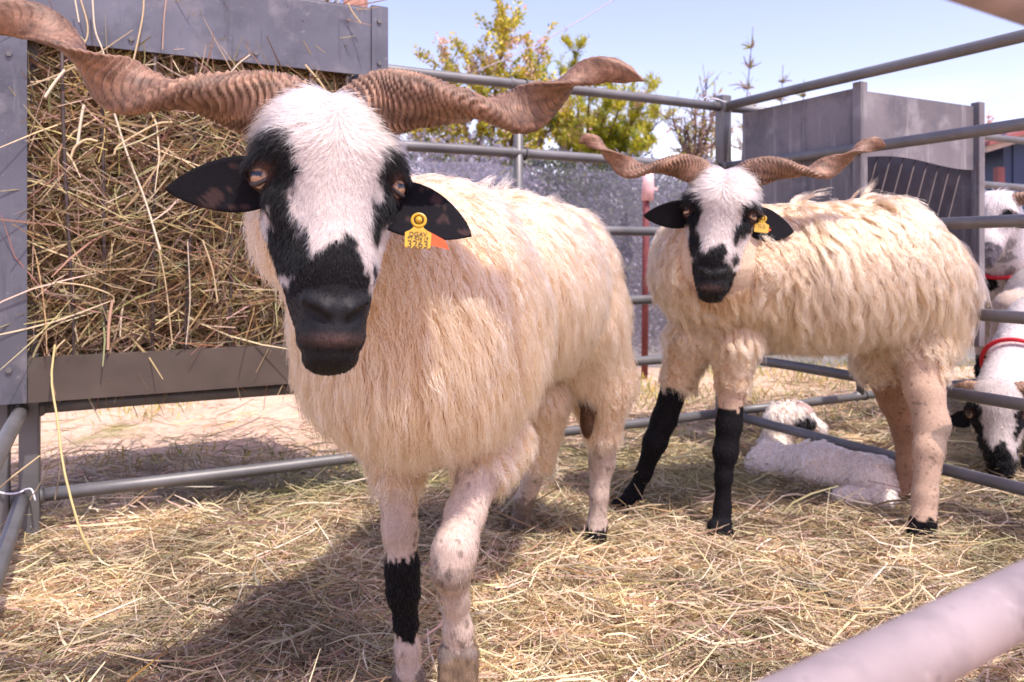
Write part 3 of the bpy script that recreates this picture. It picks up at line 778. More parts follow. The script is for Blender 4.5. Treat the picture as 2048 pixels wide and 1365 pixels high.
def muzzle_skin(o, F, q):
    o.data.materials.append(M['muzzle']); n = len(q); mk = (q[:, 1] < -.128) & (q[:, 2] > -.075)
    idx = np.zeros(len(o.data.polygons), np.int32); k = min(len(idx), len(F)); idx[:k] = mk[F[:k]].all(1); o.data.polygons.foreach_set('material_index', idx); o.data.update()

# ------------------------------------------------------------------ wool and hair
def sample(V, F, wv, n, r):
    """n points on quads with vertex weights wv -> positions, face index, quad uv"""
    a = V[F]; ar = .5 * np.linalg.norm(np.cross(a[:, 2] - a[:, 0], a[:, 3] - a[:, 1]), axis=1) * wv[F].mean(1)
    f = r.choice(len(F), n, p=ar / ar.sum()); u, v = r.uniform(size=(2, n))
    w = np.stack([(1 - u) * (1 - v), u * (1 - v), u * v, (1 - u) * v], 1)
    return f, w
def lerp(att, F, f, w): return (att[F[f]] * (w[..., None] if att.ndim > 1 else w)).sum(1)

def curves_obj(name, pts, rad, col, mat, parent):
    n, m = pts.shape[:2]
    hc = bpy.data.hair_curves.new(name); hc.add_curves([m] * n)
    hc.attributes['position'].data.foreach_set('vector', pts.astype(np.float32).ravel())
    ra = hc.attributes.get('radius') or hc.attributes.new('radius', 'FLOAT', 'POINT')
    ra.data.foreach_set('value', np.ascontiguousarray(np.broadcast_to(rad, (n, m)), np.float32).ravel())
    ca = hc.attributes.new('col', 'FLOAT_COLOR', 'CURVE')
    ca.data.foreach_set('color', np.concatenate([col, np.ones((n, 1))], 1).astype(np.float32).ravel())
    hc.materials.append(mat)
    o = bpy.data.objects.new(name, hc); COL.objects.link(o); place(o, parent, (0, 0, 0))
    return o

def wool(V, F, N, wv, nguide, nstrand, length, back, col, parent, mat, seed, m=7, lift=.55, grav=1.2, wave=.004, wfreq=1.2, clump=.75,
         r0=.0007, down=1.0, colvar=.12, frizz=.0035, name='wool', lenmap=None, flowmap=None):
    r = np.random.default_rng(seed)
    fg, wg = sample(V, F, wv, nguide, r); G, GN = lerp(V, F, fg, wg), nrm(lerp(N, F, fg, wg))
    flow = np.array((0, 0, -down)) + np.asarray(back)
    if flowmap is not None: flow = flow + flowmap(G)
    T = flow - GN * (GN * flow).sum(-1, keepdims=True)
    T = nrm(T + .25 * r.normal(size=T.shape) * .5)
    Lg = length * r.uniform(.7, 1.2, nguide) * (.75 + .5 * noise3(G, 9, seed))
    if lenmap is not None: Lg = Lg * lenmap(G)
    d = nrm(GN * lift + T * (1 - lift)); p = np.zeros((nguide, m, 3)); p[:, 0] = G
    side = nrm(np.cross(GN, T)); ph = r.uniform(0, 6.28, nguide); fr = wfreq * r.uniform(.7, 1.4, nguide); amp = wave * r.uniform(.3, 1.5, nguide)
    for k in range(1, m):
        p[:, k] = p[:, k - 1] + d * (Lg / (m - 1))[:, None]
        d = nrm(d + (T * .35 + np.array((0, 0, -grav)) * .25 - GN * .12) * (6 / (m - 1)))
    s = np.linspace(0, 1, m)
    p += side[:, None] * (amp[:, None] * np.sin(ph[:, None] + 6.28 * fr[:, None] * s) * s ** .7)[..., None]
    kd = KDTree(nguide)
    for i, g in enumerate(G): kd.insert(g, i)
    kd.balance()
    f, w = sample(V, F, wv, nstrand, r); R = lerp(V, F, f, w); C = lerp(col, F, f, w)
    gi = np.array([kd.find(x)[1] for x in R])
    rel = R - G[gi]; cl = clump * s ** 1.1 * 1.0
    sl = r.uniform(.75, 1.1, nstrand)
    pts = R[:, None] + (p[gi] - G[gi][:, None]) * sl[:, None, None] - rel[:, None] * cl[None, :, None]
    pts += r.normal(0, frizz, (nstrand, 1, 3)) * (s ** 1.2)[None, :, None] + r.normal(0, frizz * .35, (nstrand, m, 3)) * s[None, :, None]
    rad = r0 * (1 - .75 * s ** 1.5)[None] * r.uniform(.7, 1.3, (nstrand, 1))
    gc = 1 + colvar * r.normal(size=(nguide, 1)); C = C * gc[gi] * (1 + .06 * r.normal(size=(nstrand, 1)))
    return curves_obj(name, pts, rad, np.clip(C, .004, .92), mat, parent)

def short_hair(V, F, N, wv, n, length, flow, col, parent, seed, r0=.0006, lift=.35, m=4, lenmap=None, name='short_hair', jitter=.25, grav=.3, mat=None):
    """flow(P) -> preferred direction field"""
    r = np.random.default_rng(seed)
    f, w = sample(V, F, wv, n, r); R = lerp(V, F, f, w); RN = nrm(lerp(N, F, f, w)); C = lerp(col, F, f, w)
    fl = flow(R); T = fl - RN * (RN * fl).sum(-1, keepdims=True); T = nrm(T) + jitter * r.normal(size=T.shape)
    d = nrm(RN * lift + nrm(T) * (1 - lift)); L_ = length * r.uniform(.6, 1.25, n)
    if lenmap is not None: L_ = L_ * lenmap(R)
    pts = np.zeros((n, m, 3)); pts[:, 0] = R
    for k in range(1, m):
        pts[:, k] = pts[:, k - 1] + d * (L_ / (m - 1))[:, None]; d = nrm(d + np.array((0, 0, -grav)) * .3 - RN * .10)
    s = np.linspace(0, 1, m); rad = r0 * (1 - .8 * s)[None] * r.uniform(.7, 1.3, (n, 1))
    C = np.clip(C * (1 + .14 * r.normal(size=(n, 1))), .004, .92)
    return curves_obj(name, pts, rad, C, mat or M['fur'], parent)

WHITE = np.array((.43, .375, .345)); BLACK = np.array((.0050, .0047, .0060))
def hcol(c): return c * np.clip(c.mean(1, keepdims=True) / .06, .10, 1)
PINK = np.array((.20, .135, .125)); CREAM = np.array((.62, .465, .325))
LEGC = np.array((.50, .395, .325)); BROWN = np.array((.26, .15, .09)); DIRT = np.array((.16, .11, .07))

def foot(F_, pts): pass

def stand_on(px, py): return 1563 * H / (py - CY)

# ------------------------------------------------------------------ ram in the foreground
def ram_front():
    R0 = thing('ram', 'large cream ram in front, yellow tag 3263 in its ear and one foreleg raised', 'ram', (0.0, 1.5, 0.0), 'horned rams in the pen')
    hd = Head(P(675, 358, .90), (.391, -.920), math.radians(20), math.radians(3), 1.0)
    yaw = math.atan2(.272, .65); Rz = np.array(((math.cos(yaw), math.sin(yaw), 0), (-math.sin(yaw), math.cos(yaw), 0), (0, 0, 1.0)))
    pr = [Ell((-.140, 1.26, .620), (.188, .20, .196), Rz, .06, 0), Ell((-.135, 1.20, .565), (.140, .15, .128), Rz, .06, 0), Ell((-.01, 1.58, .672), (.180, .28, .178), Rz, .06, 0),
          Ell((.090, 1.86, .660), (.155, .175, .185), Rz, .06, 0),
          Cone((-.145, 1.20, .69), hd.w(0, .01, -.165), .160, .080, .06, 0)]
    def leg(rows, nw, k=.015):
        c = [(*P(a, b, d), r) for a, b, d, r in rows]; q = chain(c, k, 2)
        for z in q[:nw]: z.reg = 0; z.k = .04
        return q
    legs = leg([(795, 880, 1.29, .060), (795, 960, 1.265, .034), (800, 1060, 1.255, .0255), (805, 1140, 1.25, .0245), (806, 1185, 1.25, .0235), (812, 1245, 1.25, .0165), (815, 1300, 1.25, .018), (817, 1345, 1.245, .020)], 1)
    legs += leg([(985, 880, 1.30, .060), (960, 945, 1.22, .034), (932, 1025, 1.17, .0275), (910, 1100, 1.12, .0295), (903, 1140, 1.115, .0265), (912, 1200, 1.13, .0162), (916, 1262, 1.145, .0190), (915, 1298, 1.15, .0205)], 1)
    legs += leg([(1085, 800, 1.84, .060), (1076, 925, 1.88, .030), (1050, 1000, 1.93, .021), (1040, 1045, 1.955, .021), (1033, 1078, 1.96, .025)], 1)
    legs += leg([(1150, 640, 1.84, .115), (1200, 765, 1.875, .070), (1206, 865, 1.885, .038), (1204, 925, 1.905, .029), (1198, 990, 1.90, .0205), (1194, 1050, 1.90, .022), (1191, 1080, 1.89, .026)], 2)
    # hooves: two toes each
    def hoof(px, py, d, r, wide=.012, fw=.02):
        a = P(px, py, d); out = []
        for s in (-1, 1):
            out += [Cone(a + (s * wide, 0, .012), np.array((a[0] + s * wide * 1.15, a[1] - fw, max(a[2] - .035, .012))), r, r * .8, .006, 3)]
        return out
    legs += hoof(818, 1368, 1.245, .0165, .0105, .022) + hoof(917, 1326, 1.142, .0190, .0110, .022) + hoof(1031, 1092, 1.955, .014, .011) + hoof(1190, 1100, 1.885, .014, .011)
    scro = Ell(P(1174, 838, 1.82), (.016, .018, .045), np.eye(3), .01, 4)
    prims = pr + hd.prims() + legs + [scro]
    prims = [q for q in prims if not q.cut] + [q for q in prims if q.cut]
    V, F, reg, N = sdf_mesh(prims, .0045)
    col = np.tile(CREAM * .9, (len(V), 1))
    hc, hk = hd.coat(V, WHITE, BLACK, PINK); q = hd.loc(V)
    face = (reg == 1) & (q[:, 2] > -.13)
    hw = np.clip((q[:, 2] + .135) / .05, 0, 1)[:, None]
    col = np.where((reg == 1)[:, None], hc * hw + (CREAM * .95) * (1 - hw), col)
    # legs
    lg = (reg == 2) | (reg == 3)
    pxl = CX + V[:, 0] / V[:, 1] * FPX; z = V[:, 2]
    lc = LEGC * (.72 + .4 * fbm(V, 25, 3)[:, None] + .3 * (noise3(V * np.array((1, 1, .2)), 160, 41)[:, None] - .35))
    sp = (fbm(V, 70, 12) > .70); lc[sp] = lc[sp] * .5
    zz = z + (noise3(V * np.array((1, 1, .35)), 210, 2) - .5) * .022 + (noise3(V, 40, 4) - .5) * .022
    x0 = P(805, 1140, 1.25); near_fl = (V[:, 1] < 1.45) & (V[:, 0] < -.125)
    blk = near_fl & (zz < H - (1108 - CY) / FPX * 1.25) & (zz > H - (1268 - CY) / FPX * 1.25)
    lc[blk] = BLACK
    fr = (V[:, 1] < 1.45) & ~near_fl; dirty = fr & (zz + .05 * (noise3(V, 70, 77) - .5) < .150); lc[dirty] = DIRT * (.35 + 1.1 * noise3(V, 110, 8)[dirty][:, None])
    kn = fr & (np.abs(zz - .275) < .02); lc[kn] = lc[kn] * .62
    hind = V[:, 1] > 1.6; hl = hind & (V[:, 0] < .1) & (zz < .13); lc[hl] = lc[hl] * .30 + DIRT * .3
    hb = hind & (V[:, 0] >= .1) & (zz < .075); lc[hb] = BLACK * 1.5
    hv = (reg == 3) & ~hb & ~dirty; lc[hv] = lc[hv] * .35
    col = np.where(lg[:, None], lc, col); col = np.where((reg == 4)[:, None], np.array((.07, .035, .018)), col)
    # ears
    EV, EF = [V], []
    faceL = hd.N * .75 - hd.A * .25 - hd.R * .1; faceR = hd.N * .8 - hd.A * .1 + hd.R * .05
    ear(EV, EF, hd.w(-.066, .022, -.070), P(330, 379, .93), faceL, .033, .60)
    nl = sum(len(v) for v in EV)
    ear(EV, EF, hd.w(.070, .012, -.075), P(943, 472, .955), faceR + hd.A * .15, .042, .60)
    VV = np.concatenate(EV); ne = len(VV) - len(V)
    ecol = np.tile(BLACK * 1.3, (ne, 1)); eh = fbm(VV[len(V):], 70, 31)
    pk = np.clip((eh - .64) / .08, 0, .28)[:, None]; ecol = ecol * (1 - pk) + np.array((.13, .07, .06)) * pk
    C = np.vstack([col, ecol])
    FF = np.vstack([F, np.array(EF)])
    o = mesh_obj('body', VV, FF, M['coat'], R0, col=C); muzzle_skin(o, F, q)
    # wool
    vn = fit_normals(V, F)
    wv = np.where(reg == 0, 1.0, 0.0); nape = (reg == 1) & (q[:, 2] < -.10); wv[nape] = .6
    wv[(reg == 0) & (q[:, 2] > -.085) & (np.abs(q[:, 0]) < .10) & (q[:, 1] > -.20) & (q[:, 1] < .2)] = 0.0
    backv = nrm(np.array((.272, .65, 0))) * .45
    wc = np.tile(CREAM, (len(V), 1)) * (.88 + .24 * fbm(V, 7, 2)[:, None]); wc *= np.array((1, 1, 1)) + (fbm(V, 5, 9) - .5)[:, None] * np.array((0, -.08, -.2))
    lm = lambda G: np.where(G[:, 2] > .78, 1.0, 1.0) * np.interp(G[:, 2], [.40, .56, .8, .86], [.50, 1.0, .95, .85]) * np.clip(np.linalg.norm(G - hd.w(0, 0, -.10), axis=1) / .22, .4, 1)
    wool(V, F, vn, wv, 7000, 150000, .070, backv, wc, R0, M['wool'], 21, lenmap=lm, wave=.003, lift=.40, clump=.40, r0=.00042, colvar=.035, frizz=.0045)
    # face, legs and ears: short coat
    fv = np.where((reg == 1) & (q[:, 2] > -.16), 1.0, 0.0)
    fv *= np.interp(q[:, 1], [-.20, -.155, -.135, -.10], [.45, .22, .45, 1.0])
    fv[np.hypot(np.abs(q[:, 0]) - .086, q[:, 1] - .017) < .015] = 0
    fv[(np.abs(q[:, 1] + .16) < .018) & (np.abs(q[:, 0]) < .04) & (q[:, 2] > -.03)] *= .15
    def fflow(P_):
        l = hd.loc(P_); up = np.clip((l[:, 1] - .03) / .05, -1, 1)
        d = hd.A[None] * (-.9 + 0 * up)[:, None] + hd.R[None] * (np.clip(l[:, 0] / .025, -1, 1) * (.25 + .9 * np.clip(l[:, 1] + .02, 0, .1) * 10))[:, None] + hd.A[None] * (.9 * np.clip((l[:, 1] + .02) * 9, 0, 1))[:, None]
        lo = np.clip((-l[:, 1] - .03) * 12, 0, 1)
        return d
    def flen(P_):
        l = hd.loc(P_); return 1 + 1.9 * np.clip((l[:, 1] - .02) / .06, 0, 1) - .62 * np.clip((-l[:, 1] - .085) / .03, 0, 1)
    short_hair(V, F, vn, fv, 42000, .010, fflow, hcol(col), R0, 5, r0=.00042, lift=.14, lenmap=flen)
    lv = np.where((reg == 2) | (reg == 4) | (reg == 3), 1.0, 0); lv[reg == 4] = 1.5
    short_hair(V, F, vn, lv, 24000, .0075, lambda p: np.tile(np.array((0, 0, -1.0)), (len(p), 1)), hcol(col) * .85, R0, 6, r0=.00042, lift=.12)
    EFa = np.array(EF); evn = fit_normals(VV, FF)
    # eyes
    for s in (-1, 1):
        eyeball(hd.w(s * .0785, .017, -.049), hd.R * s * .70 + hd.N * .71, .0142, R0, (.36, .21, .12))
        eyelids(hd, s, .0142, R0)
    # lashes on the viewer's right
    r = np.random.default_rng(4)
    # horns
    hp_r = [P(715, 235, 1.0), P(748, 212, .985), P(790, 205, .975), P(835, 203, .965), P(900, 213, .965), P(970, 218, .975), P(1040, 222, .985), P(1100, 192, .985), P(1150, 155, .975), P(1205, 140, .965), P(1250, 148, .96), P(1288, 162, .957)]
    wid = [(0, .082), (.12, .080), (.25, .066), (.42, .060), (.55, .062), (.68, .056), (.80, .040), (.92, .027), (1, .010)]
    thk = [(0, .054), (.12, .050), (.30, .036), (.45, .027), (.60, .021), (.75, .019), (.88, .017), (1, .008)]
    turn = [(0, -.04), (.15, 0.0), (.40, .23), (.57, .47), (.72, .75), (.85, 1.0), (1, 1.12)]
    horn(hp_r, wid, thk, turn, R0, hand=1, seed=3)
    hp_l = [P(606, 238, 1.0), P(572, 217, .985), P(530, 210, .975), P(480, 205, .965), P(400, 195, .955), P(325, 187, .95), P(265, 178, .945), P(215, 160, .94), P(165, 120, .935), P(125, 80, .93), P(70, 45, .925), P(0, 38, .92), P(-45, 55, .915), P(-85, 80, .91)]
    turn_l = [(0, -.04), (.12, 0.0), (.33, .24), (.50, .50), (.66, .77), (.82, 1.0), (1, 1.2)]
    widl = [(0, .082), (.12, .080), (.25, .070), (.42, .066), (.52, .070), (.66, .060), (.80, .048), (.92, .034), (1, .012)]
    horn(hp_l, widl, thk, turn_l, R0, hand=-1, seed=8)
    # ear tag
    ear_tag(R0, [P(838, 432, .925), P(836, 478, .917)], .031, ['DGAV', 'PT R26 19', '3263'], P(872, 478, .935))
    return R0

def ear_tag(parent, ends, width, lines, btn, sc=1.0, facing=None):
    """flag-shaped plastic tag: a ring at the top, a shoulder, a rounded plate with printed lines"""
    top, ctr = ends; hh = np.linalg.norm(ctr - top); dn = nrm(ctr - top)
    n = nrm(np.array((0, 0, H)) - ctr) if facing is None else nrm(facing)
    n = nrm(n - dn * (n @ dn)); rt = np.cross(dn, n) * 1.0
    rt = -rt if rt[0] < 0 else rt
    w = width / 2
    prof = [(-.34, -.55), (-.40, -.25), (-.62, -.05), (-.95, .12), (-1, .25), (-.97, 1.25), (-.88, 1.36), (0, 1.39), (.88, 1.36), (.97, 1.25), (1, .25), (.95, .12), (.62, -.05), (.40, -.25), (.34, -.55)]
    hs = w
    m = MB(); k = len(prof)
    pt = lambda x, y, o: ctr + rt * x * w + dn * (y - .62) * hs + n * o
    V = [pt(x, y, .0008) for x, y in prof] + [pt(x, y, -.0008) for x, y in prof]
    F = [tuple(range(k)), tuple(range(2 * k - 1, k - 1, -1))] + [(i, i + k, (i + 1) % k + k, (i + 1) % k) for i in range(k)]
    m.add(V, F)
    a = np.linspace(0, 2 * math.pi, 25); rc = pt(0, -.85, .0005)
    m.tube(rc + (np.cos(a)[:, None] * rt + np.sin(a)[:, None] * dn) * w * .50, w * .12, 8, cap=False)
    t = m.build('ear_tag', M['tag'], parent, smooth=False)
    o2 = MB(); o2.tube([rc + n * .0032, rc - n * .010], [w * .26, w * .26], 14); o2.build('stud', M['tag'], t)
    for txt, y, s in zip(lines, (.30, .62, 1.10), (.34, .34, .56)):
        cu = bpy.data.curves.new('lettering', 'FONT'); cu.body = txt; cu.size = s * w * 1.45; cu.align_x = 'CENTER'; cu.align_y = 'CENTER'; cu.extrude = .0002
        if len(txt) > 4: cu.size *= .75; cu.offset = 0
        cu.materials.append(M['ink'])
        tmp = bpy.data.objects.new('tmp', cu); COL.objects.link(tmp); bpy.context.view_layer.update()
        me = bpy.data.meshes.new_from_object(tmp.evaluated_get(bpy.context.evaluated_depsgraph_get())); bpy.data.objects.remove(tmp)
        o = bpy.data.objects.new('lettering', me); COL.objects.link(o); o.parent = t
        Mx = Matrix((( rt[0], -dn[0], n[0], 0), (rt[1], -dn[1], n[1], 0), (rt[2], -dn[2], n[2], 0), (0, 0, 0, 1)))
        p = pt(0, y, .0012); Mx.translation = Vector(p) - world_loc(t)
        o.matrix_basis = Mx
    if btn is not None:
        b = MB(); u = nrm(np.array((1, .25, -.25))); v = nrm(np.array((.1, -.1, -1)))
        q = [btn + u * x * w + v * y * w for x, y in ((-.9, -.55), (.75, -.05), (1.0, .62), (-.9, .62))]
        q2 = [p + (0, .0015, 0) for p in q]
        b.add(q + q2, [(0, 1, 2, 3), (7, 6, 5, 4), (0, 4, 5, 1), (1, 5, 6, 2), (2, 6, 7, 3), (3, 7, 4, 0)])
        b.build('ear_button', M['button'], parent, smooth=False)
    return t

M['muzzle'] = material('muzzle_skin', attr='col', rough=0.58, spec=0.26, noise=(200, .2), bump=(330, .45, .0015))
M['lid'] = material('eyelid_skin', (.030, .020, .018), 0.5, noise=(200, .3))

# ------------------------------------------------------------------ ram behind, side on
def ram_back():
    R0 = thing('ram', 'shaggy cream ram standing side on with two black forelegs, head turned to the camera', 'ram', (.8, 2.08, 0), 'horned rams in the pen')
    hd = Head(P(1438, 430, 1.87), (-.255, -.967), math.radians(14), math.radians(6), .94)
    pr = [Ell((.552, 2.06, .712), (.172, .165, .168), np.eye(3), .06, 0), Ell((.80, 2.10, .672), (.27, .185, .185), np.eye(3), .06, 0),
          Ell((1.000, 2.13, .690), (.175, .170, .185), np.eye(3), .06, 0),
          Cone((.55, 2.03, .72), hd.w(0, .01, -.165), .140, .078, .06, 0)]
    def leg(rows, nw, k=.016):
        c = [(*P(a, b, d), r) for a, b, d, r in rows]; q = chain(c, k, 2)
        for z in q[:nw]: z.reg = 0; z.k = .04
        return q
    legs = leg([(1468, 680, 2.0, .060), (1466, 765, 1.985, .035), (1458, 850, 1.98, .030), (1451, 905, 1.975, .029), (1447, 955, 1.97, .0195), (1445, 1015, 1.97, .0195), (1442, 1050, 1.96, .025)], 1)
    legs += leg([(1385, 670, 2.06, .060), (1355, 760, 2.075, .037), (1328, 840, 2.10, .032), (1310, 885, 2.10, .030), (1288, 945, 2.13, .0205), (1266, 990, 2.15, .021), (1250, 1012, 2.15, .025)], 1)
    legs += leg([(1830, 560, 2.13, .130), (1838, 680, 2.08, .082), (1848, 780, 2.02, .046), (1864, 850, 1.985, .040), (1858, 900, 1.96, .034), (1850, 990, 1.94, .027), (1846, 1045, 1.93, .032)], 1)
    legs += leg([(1790, 600, 2.16, .12), (1770, 710, 2.18, .078), (1793, 800, 2.20, .046), (1812, 860, 2.21, .036), (1815, 930, 2.21, .027), (1814, 985, 2.20, .028)], 1)
    def hoof(px, py, d, r, dx=0, wide=.013):
        a = P(px, py, d); return [Cone(a + (s * wide, 0, .012), (a[0] + s * wide * 1.2 + dx, a[1] - .025, .014), r, r * .85, .007, 3) for s in (-1, 1)]
    legs += hoof(1440, 1063, 1.95, .019) + hoof(1243, 1020, 2.15, .018, -.02) + hoof(1843, 1072, 1.925, .022) + hoof(1810, 1000, 2.20, .020)
    prims = pr + hd.prims() + legs
    prims = [q for q in prims if not q.cut] + [q for q in prims if q.cut]
    V, F, reg, N = sdf_mesh(prims, .0055)
    col = np.tile(CREAM * .85, (len(V), 1)); hc, hk = hd.coat(V, WHITE, BLACK, PINK); q = hd.loc(V)
    hw = np.clip((q[:, 2] + .135) / .05, 0, 1)[:, None]
    col = np.where((reg == 1)[:, None], hc * hw + CREAM * .95 * (1 - hw), col)
    lg = (reg == 2) | (reg == 3); lc = LEGC * np.array((.90, .80, .70)) * (.75 + .45 * fbm(V, 18, 3)[:, None])
    spx = fbm(V, 130, 12) > .70; lc[spx] *= .5
    zz = V[:, 2] + (noise3(V, 60, 2) - .5) * .03
    fore = V[:, 0] < .78
    bl = fore & (V[:, 0] > .45) & (zz < .345); lc[bl] = BLACK * 1.1
    bl = fore & (V[:, 0] <= .45) & (zz < .385); lc[bl] = BLACK * 1.1
    bl = (~fore) & (V[:, 1] < 2.06) & (zz < .085); lc[bl] = BLACK * 1.1
    gr = (~fore) & (np.linalg.norm(V - P(1878, 880, 1.97), axis=1) < .05); lc[gr] = lc[gr] * .45 + .04
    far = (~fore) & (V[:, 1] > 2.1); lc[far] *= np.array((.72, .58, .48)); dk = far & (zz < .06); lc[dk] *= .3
    col = np.where(lg[:, None], lc, col)
    EV, EF = [V], []
    ear(EV, EF, hd.w(-.070, .022, -.078), P(1287, 432, 1.93), hd.N * .7 - hd.A * .45, .036, .65)
    ear(EV, EF, hd.w(.072, .012, -.078), P(1588, 464, 1.93), hd.N * .8 + hd.A * .1, .044, .60)
    VV = np.concatenate(EV); C = np.vstack([col, np.tile(BLACK * 1.4, (len(VV) - len(V), 1))]); FF = np.vstack([F, np.array(EF)])
    muzzle_skin(mesh_obj('body', VV, FF, M['coat'], R0, col=C), F, q)
    vn = fit_normals(V, F)
    wv = np.where(reg == 0, 1.0, 0.0); wv[(reg == 1) & (q[:, 2] < -.10)] = .6
    wv[(reg == 0) & (q[:, 2] > -.085) & (np.abs(q[:, 0]) < .10) & (q[:, 1] > -.20) & (q[:, 1] < .2)] = 0.0
    wc = np.tile(CREAM * np.array((.95, .92, .88)), (len(V), 1)) * (.82 + .30 * fbm(V, 6, 2)[:, None]); wc *= 1 + (fbm(V, 5, 9) - .5)[:, None] * np.array((0, -.08, -.2))
    lm = lambda G: np.interp(G[:, 0], [.4, .7, 1.0, 1.2], [.85, 1.0, 1.05, 1.05]) * np.interp(G[:, 2], [.48, .60, .8], [.42, 1.05, .9]) * np.clip(np.linalg.norm(G - hd.w(0, 0, -.10), axis=1) / .22, .4, 1)
    wv[(reg == 2) & (V[:, 0] > 1.085) & (V[:, 2] > .42)] = .9
    wool(V, F, vn, wv, 4600, 120000, .096, (.35, .02, 0), wc, R0, M['wool'], 22, m=10, wave=.0075, wfreq=1.3, lenmap=lm, clump=.56, r0=.00055, lift=.46, frizz=.004, colvar=.06)
    fv = np.where((reg == 1) & (q[:, 2] > -.16), 1.0, 0.0); fv *= np.where(q[:, 1] < -.13, .4, 1.0)
    def fflow(P_):
        l = hd.loc(P_); return hd.A[None] * (-.9 + .9 * np.clip((l[:, 1] + .02) * 9, 0, 1))[:, None] + hd.R[None] * (np.clip(l[:, 0] / .025, -1, 1) * (.25 + 9 * np.clip(l[:, 1] + .02, 0, .1)))[:, None]
    flen = lambda P_: 1 + 2.4 * np.clip((hd.loc(P_)[:, 1] - .015) / .05, 0, 1)
    short_hair(V, F, vn, fv, 16000, .010, fflow, hcol(col), R0, 5, r0=.0008, lift=.2, lenmap=flen)
    short_hair(V, F, vn, np.where(reg == 2, 1.0, 0), 9000, .007, lambda p: np.tile(np.array((0, 0, -1.0)), (len(p), 1)), hcol(col), R0, 6, r0=.0006, lift=.10)
    for s in (-1, 1):
        eyeball(hd.w(s * .0785, .017, -.049), hd.R * s * .74 + hd.N * .66, .0145, R0)
        eyelids(hd, s, .0142 * .96, R0)
    wid = [(0, .070), (.10, .072), (.25, .060), (.40, .050), (.55, .058), (.70, .046), (.84, .038), (.95, .032), (1, .016)]
    thk = [(0, .050), (.15, .044), (.30, .030), (.45, .021), (.60, .018), (.75, .017), (.88, .016), (1, .010)]
    turn = [(0, -.04), (.15, 0), (.42, .23), (.60, .48), (.78, .75), (.90, 1.0), (1, 1.08)]
    dd = 1.95
    horn([P(1478, 362, dd), P(1500, 350, dd), P(1530, 341, dd - .02), P(1563, 339, dd - .03), P(1595, 344, dd - .03), P(1639, 341, dd - .03), P(1685, 322, dd - .03), P(1716, 300, dd - .04), P(1748, 288, dd - .04), P(1772, 293, dd - .04)], wid, thk, turn, R0, hand=1, seed=5)
    horn([P(1412, 362, dd), P(1397, 347, dd), P(1365, 334, dd - .02), P(1325, 334, dd - .03), P(1295, 338, dd - .03), P(1255, 335, dd - .03), P(1222, 312, dd - .03), P(1195, 288, dd - .04), P(1172, 280, dd - .04), P(1158, 287, dd - .04)], wid, thk, turn, R0, hand=-1, seed=6)
    ear_tag(R0, [P(1525, 437, 1.90), P(1523, 456, 1.89)], .034, ['PT 19', '4 0118', ''][:2], P(1540, 462, 1.92))
    return R0

ram_front()
ram_back()

# ------------------------------------------------------------------ lamb asleep
def lamb():
    base = P(1650, 960, 2.4); base[2] = 0
    R0 = thing('lamb', 'small white lamb lying curled on the straw behind the rail, black patch on its face', 'lamb', base)
    a, b = P(1540, 940, 2.50), P(1750, 968, 2.27)
    u = nrm(b - a)
    mid = (a + b) / 2 + (0, 0, .012)
    pr = [Cone(a, mid, .070, .080, .04, 0), Cone(mid, b, .080, .072, .04, 0), Cone(b, b + u * .05 - (0, 0, .02), .066, .040, .04, 0),
          Cone(a + (0, .02, 0), P(1548, 905, 2.78), .062, .050, .03, 0), Cone(P(1548, 905, 2.78), P(1562, 846, 2.80), .050, .052, .03, 0),
          Cone(P(1566, 838, 2.80), P(1592, 834, 2.78), .056, .050, .02, 1), Cone(P(1592, 836, 2.78), P(1636, 858, 2.76), .044, .027, .02, 1),
          Cone(P(1570, 990, 2.36), P(1640, 1000, 2.28), .03, .026, .02, 0), Cone(P(1690, 1000, 2.2), P(1770, 1000, 2.16), .035, .028, .02, 0)]
    V, F, reg, N = sdf_mesh(pr, .006)
    pxl = CX + V[:, 0] / V[:, 1] * FPX; pyl = CY - (V[:, 2] - H) / V[:, 1] * FPX
    col = np.tile(np.array((.80, .69, .60)), (len(V), 1))
    blk = (np.linalg.norm((V - P(1612, 848, 2.73)) / np.array((.042, .06, .026)), axis=1) < 1) ; col[blk] = BLACK
    EV, EF = [V], []
    ear(EV, EF, P(1590, 812, 2.76), P(1630, 824, 2.72), (-.2, -.8, .5), .018, .8, 14, 9)
    VV = np.concatenate(EV); C = np.vstack([col, np.tile(np.array((.55, .38, .34)), (len(VV) - len(V), 1))])
    mesh_obj('body', VV, np.vstack([F, np.array(EF)]), M['coat'], R0, col=C)
    vn = fit_normals(V, F); wv = np.where(V[:, 2] > .02, 1.0, 0)
    wool(V, F, vn, wv, 2200, 22000, .022, (.25, -.1, 0), col * (.85 + .3 * fbm(V, 14, 2)[:, None]), R0, M['wool'], 33, m=5, lift=.45, wave=.003, clump=.7, r0=.0010, frizz=.002)
lamb()

